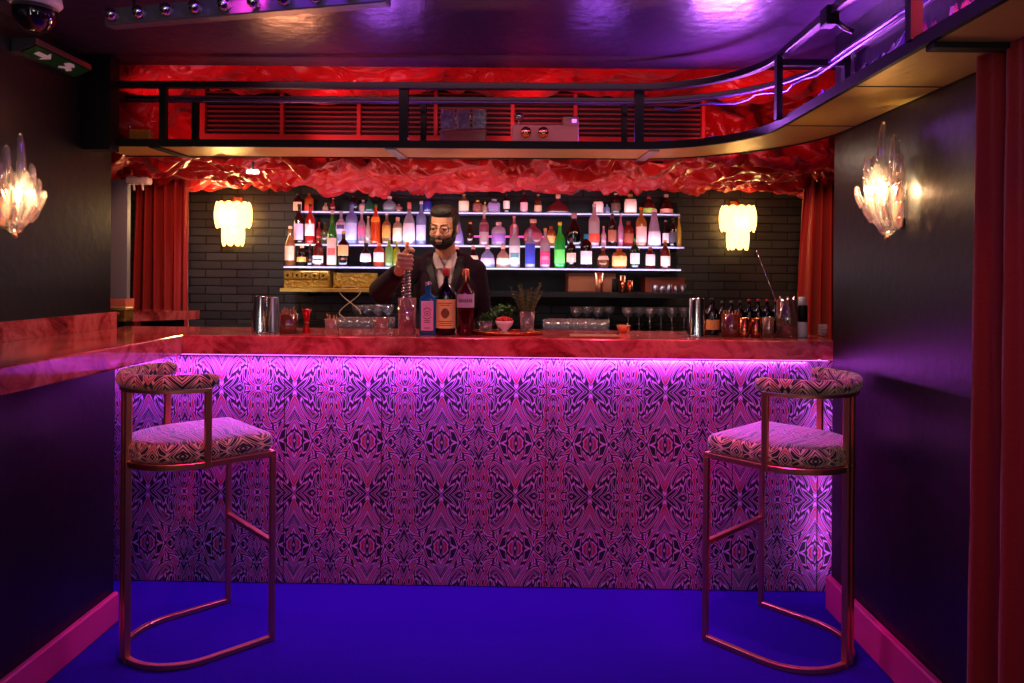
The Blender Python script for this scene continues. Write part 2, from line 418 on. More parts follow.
# ---------------------------------------------------------------- canopy shelf over the bar
can = thing('overhead_canopy', 'black metal overhead shelf with gold underside curving around above the bar', 'overhead shelf')
AC = (.53, 2.95)
def path(off, z, y_end=-1.0, x0=-2.04, n=18):
    """off = radius from the corner centre (0.52 inner edge, 0.83 outer)"""
    p = [(x0+(AC[0]-x0)*i/12, AC[1]+off+.03*(1-i/12), z) for i in range(12)]
    p += [(AC[0]+off*math.sin(pi/2*i/n), AC[1]+off*math.cos(pi/2*i/n), z) for i in range(n+1)]
    p += [(AC[0]+off, AC[1]+(y_end-AC[1])*i/8, z) for i in range(1, 9)]
    return p
def ribbon(o0, o1, z0, z1):
    a, b = path(o0, 0), path(o1, 0); n = len(a); vs = []; fs = []
    for i in range(n): vs += [(a[i][0], a[i][1], z0), (b[i][0], b[i][1], z0), (b[i][0], b[i][1], z1), (a[i][0], a[i][1], z1)]
    for i in range(n-1):
        for k in range(4): l = (k+1) % 4; fs.append((i*4+k, i*4+l, i*4+4+l, i*4+4+k))
    fs += [(0, 3, 2, 1), ((n-1)*4, (n-1)*4+1, (n-1)*4+2, (n-1)*4+3)]
    return MB().add(vs, fs)
obj('shelf_board', ribbon(.525, .795, 2.001, 2.012), M['gold'], can)
obj('shelf_lip', ribbon(.508, .524, 2.000, 2.035), M['black'], can)
obj('shelf_lip', ribbon(.796, .804, 1.996, 2.03), M['black'], can)
obj('front_rail', MB().tube(path(.516, 2.295), 0, rect=(.014, .016)), M['rail'], can)
obj('rear_rail', MB().tube(path(.79, 2.30), 0, rect=(.010, .010)), M['rail'], can)
obj('conduit', MB().tube(path(.70, 2.262), .009, 8), pmat('purple_conduit', (70, 52, 110), .25, metal=.3), can)
def post(x, y, w=.02, h0=2.03): obj('post', MB().box((x-w, y-.015, h0), (x+w, y+.015, 2.285)), M['black'], can)
for px in (164, 404, 639): post(xw(px, 3.49, 110), 3.487, .021 if px != 164 else .015)
for px in (197, 424, 624): post(xw(px, 3.77, 110), 3.755, .014, 2.012)
post(1.03, 2.93, .012); post(1.045, 1.95, .016); post(1.3, 2.93, .012, 2.012); post(1.3, 1.95, .012, 2.012)
for (x, y) in ((1.04, 2.93), (1.04, 1.95)):
    obj('cross_bar', MB().box((x, y-.012, 2.245), (1.315, y+.012, 2.27)), M['rail'], can)
obj('cross_bar', MB().box((1.05, 1.86, 1.985), (1.33, 1.90, 2.0)), M['black'], can)
for px, m in ((640, 'steel'), (404, 'steel'), (175, 'black')):
    x = xw(px, 3.6, 155); s = -1 if px == 640 else 1
    obj('cross_strap', MB().prism([(x-.025-.05*-s*-1, 3.49), (x+.025-.05*-s*-1, 3.49), (x+.025+.03*-s*-1*-1, 3.775), (x-.025+.03*-s*-1*-1, 3.775)], 1.994, 2.000), M[m], can)
for y in (2.9, 2.3):
    obj('seam', MB().box((1.055, y-.002, 1.9985), (1.325, y+.002, 2.0005)), M['black'], can)

# ---------------------------------------------------------------- drapes
def wr(x, y, z, k=1.0):
    """crumpled-cloth height: sharp creases between soft puffs"""
    v = Vector((x*3.2*k, y*6*k, z*3.2*k)); w = noise.noise_vector(v*.7)*1.5
    a = abs(noise.noise(v+w)*2.2)**.75; b = abs(noise.noise(v*2.2+w*1.6)*2)**.75; c = abs(noise.noise(v*4.6+w*2.2)*2)
    return 1-(.62*a+.34*b+.14*c)
def soffit(u, v):
    x = -2.85+5.1*u; y = 3.84+1.09*v
    z = 2.078-.03*v-.115*(1-wr(x, y*.8, 0, .95))-.02*math.sin(x*5)*v
    return (x, y, z)
tag(obj('ceiling_drape', MB().grid(soffit, 420, 80), M['red'], solid=.003), 'crumpled red satin drape sagging in folds under the overhead shelf above the bottles', 'fabric drape')
def upperback(u, v):
    x = -2.95+5.2*u; z = 2.03+.75*v
    return (x, 4.52-.17*wr(x+.5*z, .6*z, 3, .62)-.09*abs(math.sin(x*4.3+z*2.5+2*noise.noise(Vector((x*1.5, z*2.5, 8))))), z)
tag(obj('backing_drape', MB().grid(upperback, 240, 50), M['red'], solid=.003), 'red satin drape hanging in deep swags behind the overhead shelf and slatted panel', 'fabric drape')
def topswag(u, v):
    x = -2.6+4.8*u; y = 3.68+.46*v
    return (x, y, 2.66-.14*v-.10*(1-wr(x+.8*y, y*.6, 9, .5))-.07*abs(math.sin(x*3.1+y*5+2.2*noise.noise(Vector((x*1.3, y*2, 5)))))-.05*math.sin(pi*v))
tag(obj('swagged_drape', MB().grid(topswag, 240, 40), M['red'], solid=.003), 'pink-lit red satin swag stretched high just beyond the purple ceiling edge', 'fabric drape')
def curtain(name, x0, x1, y, z0, z1, folds, amp, label, dirn='x', flare=.15, mat='velvet', pinch=.75):
    def fn(u, v):
        z = z1+(z0-z1)*v; k = 1-(1-pinch)*(1-v)**2
        mid = (x0+x1)/2; a = mid+(x0-mid+(x1-x0)*u)*(k+flare*v)
        ph = folds*2*pi*u+.8*math.sin(3*v+u*5); d = amp*(.55+.6*v)*math.sin(ph)+amp*.35*math.sin(ph*2.1+2*v)
        return (a, y+d, z) if dirn == 'x' else (y+d, a, z)
    return tag(obj(name, MB().grid(fn, folds*14, 30), M[mat], solid=.004), label, 'curtain')
cl = at_y(157, 190, 4.55)
curtain('velvet_curtain', -2.44, -2.08, 4.6, .02, 1.985, 6, .055, 'long red velvet curtain gathered beside the black brick wall behind the gold box', pinch=.95, flare=.06)
curtain('velvet_curtain', 1.70, 2.14, 4.45, .02, 1.985, 7, .055, 'long red velvet curtain hanging behind the bar tools, past the glowing petal lamp', pinch=.85, flare=.1)
curtain('wall_curtain', .85, 1.985, 1.262, .012, CE-.01, 9, .030, 'tall red velvet curtain hanging full height along the dark side wall', dirn='y', pinch=1, flare=.08)

# slatted panel
sl = thing('slatted_panel', 'long red louvred panel with dark slots behind the overhead shelf', 'vent panel', (0, 4.19, 0))
x0, x1 = -1.86, 1.05
obj('backing', MB().box((x0, .02, 2.06), (x1, .035, 2.50)), M['black'], sl)
fr = MB(); fr.box((x0, -.01, 2.06), (x1, .02, 2.195)); fr.box((x0, -.01, 2.46), (x1, .02, 2.50)); 
div = [x0, -1.38, -.94, -.50, -.06, .30, .66, x1]
for i, d in enumerate(div): fr.box((d-.018 if i == len(div)-1 else d, -.012, 2.195), (d+(.02 if 0 < i < 7 else .05 if i == 0 else .0)+.001, .018, 2.46))
obj('frame', fr, M['redpaint'], sl)
s_ = MB()
for k in range(9):
    z = 2.212+k*.0275; s_.box((x0+.03, .0, z), (x1-.02, .018, z+.010))
obj('slat', s_, pmat('dark_red_slat', (120, 22, 18), .5), sl)

# objects on the shelf
def on_shelf(px, y=3.64): return xw(px, y, 120)
a = thing('acrylic_case', 'clear acrylic case of three wrapped compartments on the overhead shelf', 'display case', (on_shelf(464), 3.63, 2.013))
obj('tray', MB().box((-.115, -.04, .012), (.115, .04, .10), bev=.006), glassy('smoked_acrylic', (190, 130, 130), .5), a)
obj('foot_rail', MB().box((-.10, -.035, 0), (.10, .035, .012)), M['black'], a)
for k in (-1, 0, 1):
    c = obj('compartment', MB().box((k*.078-.034, -.035, .104), (k*.078+.034, .035, .205), bev=.004), M['glass'], a)
    obj('crumpled_wrap', MB().grid(lambda u, v, k=k: (k*.078-.03+.06*u, -.02+.03*wr(u*2+k, v*2, 1), .108+.09*v), 14, 16), M['plastic'], c)
a = thing('soldering_machine', 'pinkish control box with two round chrome dials on the overhead shelf', 'machine', (on_shelf(545), 3.62, 2.013))
a.name = 'control_box'
pk = pmat('dusty_pink_enamel', (190, 120, 120), .4)
obj('housing', MB().box((-.165, -.04, .035), (.165, .04, .125), bev=.006).box((.085, -.04, .12), (.165, .04, .165), bev=.004), pk, a)
obj('foot_frame', MB().box((-.15, -.035, 0), (.155, .035, .036)), M['black'], a)
for x in (-.095, -.01):
    d = obj('dial', MB().tube([(x, -.041, .085), (x, -.055, .085)], .026, 18), M['copper'], a)
    obj('knob', MB().tube([(x, -.055, .085), (x, -.066, .085)], .012, 12), M['chrome'], d)
obj('indicator', MB().box((.13, -.044, .135), (.152, -.039, .152)), pmat('violet_lamp', (230, 150, 255), .3, emit=(220, 120, 255), es=1.5), a)
obj('gauge', MB().rod((-.13, -.01, .125), (-.13, -.01, .15), .008).ball((-.13, -.01, .172), (.026, .02, .02)), M['chrome'], a)
a = thing('transformer_box', 'small amber-windowed metal device on the shelf behind the far post', 'machine', (on_shelf(144), 3.62, 2.013))
obj('housing', MB().box((-.062, -.03, .0), (.062, .03, .05), bev=.004), M['goldf'], a)
obj('coil', MB().box((-.048, -.032, .028), (.055, .02, .088), bev=.004), pmat('amber_coil', (190, 110, 40), .4), a)
obj('terminal', MB().ball((-.05, -.02, .1), .008), M['chrome'], a)
def wrapfn(u, v):
    y = 2.95-1.6*u; x = 1.13+.10*v
    return (x, y, 2.03+.17*wr(y*2, x*3, 4, 1.2)*math.sin(pi*(.1+.8*v))*(.5+.5*u)+.02)
tag(obj('plastic_sheeting', MB().grid(wrapfn, 120, 16), M['plastic'], solid=.002), 'crinkled clear plastic sheeting piled along the overhead shelf by the dark wall', 'plastic sheet')
for k, (o_, z, r) in enumerate(((.56, 2.034, .007), (.66, 2.22, .006))):
    p = path(o_, z)[14:]
    p = [(x+.012*math.sin(i*1.7+k), y, zz+.010*math.sin(i*1.3+k*2)+.0) for i, (x, y, zz) in enumerate(p)]
    tag(obj('cable', MB().tube(p, r, 6), pmat('violet_cable', (60, 45, 120), .3)), ('black cable lying along the curved shelf' if k == 0 else 'cable strung below the top rail of the curved shelf'), 'cable')
cl = thing('rail_clamp', 'small metal clamp on the curved top rail near the ceiling', 'clamp', (1.043, 2.48, 2.28))
obj('jaw', MB().box((-.022, -.03, -.03), (.022, .03, .035), bev=.005), M['black'], cl)
obj('lever', MB().tube([(.02, 0, -.01), (.05, -.01, -.04), (.075, -.01, -.05)], .009, 8), M['steel'], cl)

# ---------------------------------------------------------------- ceiling fixtures
cam_ = thing('dome_camera', 'smoked dome security camera under the ceiling above the exit sign', 'security camera', (-1.80, 2.70, 0))
obj('mount', MB().lathe([(.02, CE), (.085, CE-.001), (.09, CE-.03), (.078, CE-.045), (.02, CE-.046)][::-1], 28), M['white'], cam_)
obj('dome', MB().lathe([(.001, CE-.145), (.03, CE-.138), (.055, CE-.117), (.070, CE-.085), (.074, CE-.047)], 28), M['smoke'], cam_)
obj('lens', MB().ball((0, -.01, CE-.09), .025), M['chrome'], cam_)
ex = thing('exit_sign', 'wedge-shaped green and white exit sign on the upper dark wall', 'exit sign', (-2.048, 2.93, 2.28))
obj('housing', MB().add([(0, 0, 0), (.03, 0, 0), (.10, 0, .032), (.10, 0, .055), (0, 0, .055), (0, .38, 0), (.03, .38, 0), (.10, .38, .032), (.10, .38, .055), (0, .38, .055)],
    [(0, 1, 2, 3, 4), (9, 8, 7, 6, 5), (0, 5, 6, 1), (1, 6, 7, 2), (2, 7, 8, 3), (3, 8, 9, 4), (4, 9, 5, 0)]), M['steel'], ex)
def sl_pt(a, b): return (.031+.068*a-.0, .01+.36*b, .0004+.031*a-.002)
def sq(pts): return MB().add([sl_pt(*p) for p in pts]+[tuple(Vector(sl_pt(*p))+Vector((.001, 0, -.0015))) for p in pts], [tuple(range(len(pts))), tuple(range(2*len(pts)-1, len(pts)-1, -1))])
fp = obj('face_plate', sq([(0.02, 0), (.96, 0), (.96, 1), (.02, 1)]), M['green'], ex)
def raised(pts):
    m = MB(); P_ = [Vector(sl_pt(*p))+Vector((.0015, 0, -.0025)) for p in pts]; m.add(P_, [tuple(range(len(P_)))]); return m
ar = raised([(.35, .12), (.65, .12), (.65, .27), (.9, .27), (.5, .38), (.1, .27), (.35, .27)]); obj('arrow', ar, M['exitw'], fp)
mn = raised([(.15, .62), (.3, .58), (.5, .66), (.62, .58), (.85, .62), (.9, .7), (.7, .78), (.55, .74), (.4, .82), (.15, .78), (.3, .7)]); obj('running_figure', mn, M['exitw'], fp)
b0, b1 = at_y(104, 12, 2.5), at_y(385, -9, 2.28)
b0 = Vector((b0.x, 2.50, 2.27)); b1 = Vector((xw(385, 2.26, 0), 2.26, 2.275))
d = b1-b0; L = d.length; ang = math.atan2(d.y, d.x)
vb = thing('bulb_bar', 'unlit dressing-room light bar with a row of round bulbs below the ceiling', 'light fixture', b0, ang)
obj('channel', MB().box((0, 0, -.03), (L, .05, .03), bev=.004), pmat('grey_channel_metal', (130, 118, 130), .4, metal=.4), vb)
for k in range(9):
    x = .05+k*.108
    if x > L-.02: break
    bb = obj('bulb', MB().ball((x, -.024, -.002), .021), M['chrome'], vb)
    obj('socket', MB().tube([(x, .0, -.002), (x, -.008, -.002)], .012, 12), M['white'], bb)
for x in (.1, L-.1): obj('hanger', MB().rod((x, .025, .03), (x, .025, CE-b0.z-.001), .005), M['black'], vb)
p = at_y(139, 181, 4.2)
f_ = thing('emergency_light', 'small white ceiling box with two prongs beside the velvet curtain', 'light fixture', p)
obj('housing', MB().box((-.065, -.03, -.02), (.065, .03, .022), bev=.008), M['white'], f_)
for x in (-.02, .03): obj('prong', MB().rod((x, -.02, -.018), (x+.004, -.02, -.055), .006), M['white'], f_)
obj('stem', MB().rod((0, 0, .02), (0, 0, .10), .008), M['black'], f_)
p = at_y(253, 172, 3.9)
f_ = thing('ceiling_sensor', 'small white plate caught in the red ceiling drape over the glowing lamp', 'sensor', p)
obj('plate', MB().box((-.032, -.02, -.012), (.032, .02, .012), bev=.006), M['white'], f_)
obj('stem', MB().rod((0, 0, .012), (0, 0, .06), .006), M['black'], f_)

# ---------------------------------------------------------------- sconces
def leaf_sconce(label, loc, rz, flip=1):
    t = thing('leaf_sconce', label, 'wall light', loc, rz, 'glass leaf sconces')
    obj('back_plate', MB().box((-.03, -.012, .03), (.03, -.001, .20), bev=.004), M['brass'], t)
    Wd = lambda v: .018+.066*math.sin(pi*min(1, .06+.80*v))**.8
    Dp = lambda v: .030+.070*math.sin(pi*min(1, .08+.74*v))
    def shell(u, v):
        a = (u*2-1)*1.45; rib = 1+.07*math.cos(a*13)
        return (Wd(v)*math.sin(a)*rib, -.014-Dp(v)*math.cos(a)*rib, .02+(.19+.045*abs(math.cos(a*3.3)))*v)
    obj('glass_shell', MB().grid(shell, 78, 18), M['lglass'], t, solid=.003)
    for a, z0, ln, w, lean in ((-.1, .19, .215, .026, .05), (.75, .17, .18, .022, .15), (-.8, .17, .13, .022, .2), (1.15, .15, .14, .020, .35), (-1.0, .13, .12, .019, .5), (.2, .17, .12, .022, .5),
            (1.25, .11, .10, .016, .7), (-1.3, .10, .09, .016, .8), (.35, .13, .11, .02, .6), (-.35, .10, .10, .02, .7), (1.35, .06, .08, .014, .9), (-1.35, .055, .075, .014, .9), (0.0, .055, .085, .018, .9), (.8, .05, .075, .015, .9), (-.75, .05, .075, .015, .9)):
        a *= flip
        def fn(u, v, a=a, z0=z0, ln=ln, w=w, lean=lean):
            sd = u*2-1; q = max(0, min(1, (z0+ln*v*(1-lean*.35)-.02)/.235)); k0 = min(1, (z0-.02)/.235)
            ww = w*(1-.62*v**1.4)*(1 if v < .9 else (1-((v-.9)/.1)**2*.8)); out = .004+lean*.040*v**1.6+.010*math.sin(pi*v)
            rx, ry = Wd(k0)+out, (Dp(k0)+out)*min(1, .3+lean*1.2)
            cx_, cy2 = rx*math.sin(a), -.014-ry*math.cos(a)
            tx_, ty_ = math.cos(a), math.sin(a)
            gro = (.006+.8*ww)*(1-sd*sd)
            return (cx_+tx_*sd*ww+math.sin(a)*gro, cy2+ty_*sd*ww-math.cos(a)*gro, z0+ln*v*(1-lean*.25)-.006*lean*(v>.9))
        obj('glass_frond', MB().grid(fn, 8, 14), M['lglass'], t, solid=.004)
    obj('cup', MB().ball((0, -.045, .035), (.035, .032, .035)), M['lglass'], t)
    obj('finial', MB().ball((0, -.045, -.008), .009), M['brass'], t)
    obj('bulb', MB().ball((0.0, -.055, .155), (.014, .012, .032)), M['bulb'], t)
    obj('arm', MB().tube([(0, -.01, .06), (0, -.045, .05), (0, -.055, .12)], .006, 8), M['brass'], t)
    return t
R1 = (1.329, 2.56, 1.545); leaf_sconce('ruffled glass leaf sconce lit on the dark wall near the tall red curtain', R1, -pi/2*1+0, 1)
L1 = (-2.049, 2.90, 1.545); leaf_sconce('ruffled glass leaf sconce lit on the dark wall above the marble ledge', L1, pi/2, -1)
def petal_sconce(label, px):
    X_ = xw(px, 4.9, 225)
    t = thing('petal_sconce', label, 'wall light', (X_, 4.995, 0), 0, 'glowing petal sconces')
    obj('wall_plate', MB().box((-.03, -.015, 1.74), (.03, 0, 1.92), bev=.004), M['brass'], t)
    obj('stem', MB().tube([(0, -.015, 1.86), (0, -.08, 1.91), (0, -.09, 1.86)], .008, 8), M['brass'], t)
    def petal(a, R, zt, h, w):
        ca, sa = math.cos(a), math.sin(a)
        def fn(u, v):
            s = u*2-1; ww = w*(.25+.75*min(1, (v*(1-v)*7)**.5)); r = R*(1+.12*math.sin(pi*v))+.0
            return ((r*ca-s*ww*sa), -.09-(r*sa)*.75-s*ww*ca*.75-.012*(1-s*s), zt-h*v)
        return MB().grid(fn, 8, 12)
    for i in range(7): obj('petal', petal(pi*(i+.0)/6, .105, 1.875, .175, .032), M['petal'], t, solid=.006)
    for i in range(5): obj('petal', petal(pi*(i+.0)/4, .062, 1.74, .16, .026), M['petal'], t, solid=.006)
    for z in (1.80, 1.68): obj('bulb', MB().ball((0, -.10, z), .02), M['bulb'], t)
    for R, z in ((.10, 1.872), (.06, 1.735)): obj('ring', MB().tube([(R*math.cos(pi*i/12), -.09-R*.75*math.sin(pi*i/12), z) for i in range(13)], .004, 6), M['brass'], t)
    return X_
PX = [petal_sconce('glowing tiered petal lamp on the brick wall by the gold drawer box', 233), petal_sconce('glowing tiered petal lamp on the dark brick wall above the bar tools', 738)]

# ---------------------------------------------------------------- back bar
bb = thing('back_bar', 'dark back bar with black glass panel behind the bottle shelves', 'back bar', (0, 0, 0))
obj('cabinet', MB().box((-1.9, 4.45, 0), (1.6, 4.94, 1.03)), M['black'], bb)
obj('worktop', MB().box((-1.92, 4.2, 1.03), (1.62, 4.94, 1.06), bev=.004), M['rail'], bb)
obj('back_panel', MB().box((-1.52, 4.955, 1.28), (1.06, 4.985, 1.90)), pmat('black_glass', (9, 8, 16), .4, spec=.3), bb)
ROW = {'low': (4.60, 267.6), 'mid': (4.74, 245.5), 'top': (4.87, 213)}
SZ = {}
for k, (Y, py) in ROW.items():
    z = H+(275.9-py)/F*Y; SZ[k] = z
    x0_, x1_ = (-1.47, 1.0) if k == 'low' else (-1.45, 1.05)
    s = thing('bottle_shelf', {'low': 'lowest lit bottle shelf, just above the gold drawers', 'mid': 'middle lit bottle shelf with a pink glow line', 'top': 'highest lit bottle shelf, nearest the red drape'}[k], 'shelf', (0, Y, z), 0)
    obj('board', MB().box((x0_, -.055, -.014), (x1_, .065, -.001)), glassy('shelf_acrylic', (210, 210, 240), .3, rough=.15), s)
    obj('lit_edge', MB().box((x0_, -.060, -.012), (x1_, -.056, -.006)), M['shelf'], s)
    obj('light_bar', MB().box((x0_, .068, -.010), (x1_, .078, -.002)), M['shelf'], s)
    for xb in (x0_+.04, x1_-.04): obj('bracket', MB().box((xb, .0, -.03), (xb+.01, 4.953-Y, -.0145)), M['black'], s)
    if k == 'mid': obj('glow_tube', MB().rod((-.35, .09, .062), (.22, .09, .062), .005), M['pink'], s)

# bottles
PROF = {
 'std': ([(.82, 0), (.98, .015), (1, .05), (1, .58), (.9, .66), (.45, .74), (.33, .78), (.30, .92), (.34, .93)], (.93, 1.0, .36)),
 'slim': ([(.85, 0), (1, .02), (1, .5), (.85, .6), (.5, .7), (.36, .8), (.32, .93)], (.93, 1.0, .38)),
 'squat': ([(.88, 0), (1, .03), (1, .62), (.85, .75), (.4, .82), (.34, .88)], (.86, 1.0, .42)),
 'round': ([(.6, 0), (.85, .06), (1, .22), (.98, .42), (.8, .58), (.45, .68), (.28, .74), (.26, .86)], (.85, 1.0, .36)),
 'bell': ([(.95, 0), (1, .03), (.97, .35), (.82, .55), (.5, .68), (.3, .74), (.28, .84)], (.84, 1.0, .32)),
 'cone': ([(.95, 0), (1, .02), (.9, .3), (.7, .55), (.45, .78), (.36, .93)], (.92, 1.0, .38)),
 'tri': ([(.95, 0), (1, .05), (.9, .28), (.62, .45), (.3, .58), (.13, .66), (.12, .8)], (.78, 1.0, .2)),
}
def lcol(name, c): return pmat(name, c, .55)
KEYC = {}
def gmat(c, tr=.25):
    k = 'bottle_glass_%d_%d_%d' % c; return glassy(k, c, tr)
def cmat(c): return pmat('cap_%d_%d_%d' % c, c, .35)
def pap(c): return pmat('paper_%d_%d_%d' % c, c, .6)
def bottle(loc, w, h, style, glass, label=None, cap=(30, 25, 25), desc='', lz=(.14, .5), sup=2, fy=1, grp='bottles on the lit shelves', cat='bottle', name='bottle', n=18, tr=.25, stripe=None):
    t = thing(name, desc, cat, loc, 0, grp)
    pr, (c0, c1, cr) = PROF[style]; r = w/2
    obj('body', MB().lathe([(a*r, z*h) for a, z in pr], n, sup=sup, fy=fy), gmat(glass, tr), t)
    obj('cap', MB().lathe([(cr*r*.95, c0*h), (cr*r, c0*h+.002), (cr*r, c1*h-.003), (cr*r*.8, c1*h)], 12), cmat(cap), t)
    if label:
        z0, z1 = lz[0]*h, lz[1]*h
        def patch(z0, z1, k, am=1.15):
            def fn(u, v):
                a = -pi/2+(u*2-1)*am; ca, sa = math.cos(a), math.sin(a); kk = (abs(ca)**sup+abs(sa)**sup)**(-1/sup) if sup != 2 else 1
                z = z0+(z1-z0)*v; zz = z/h; rr = 1
                for (ra, za), (rb, zb) in zip(pr, pr[1:]):
                    if za <= zz <= zb: rr = ra+(rb-ra)*(zz-za)/(zb-za)
                return (rr*r*k*kk*ca, rr*r*k*kk*sa*fy-.0006, z)
            return MB().grid(fn, 10, 4)
        lb = obj('paper_label', patch(z0, z1, 1.03), pap(label), t)
        if stripe: obj('label_band', patch(z0+(z1-z0)*.35, z0+(z1-z0)*.62, 1.05, .8), pap(stripe), lb)
    return t
AMB, RED, DRK, CLR, BLU = (150, 70, 20), (150, 20, 20), (26, 12, 14), (205, 205, 235), (150, 175, 250)
CRM, WHT, GLD, PNK, LIL = (225, 190, 165), (230, 220, 232), (200, 150, 60), (225, 120, 160), (200, 170, 215)
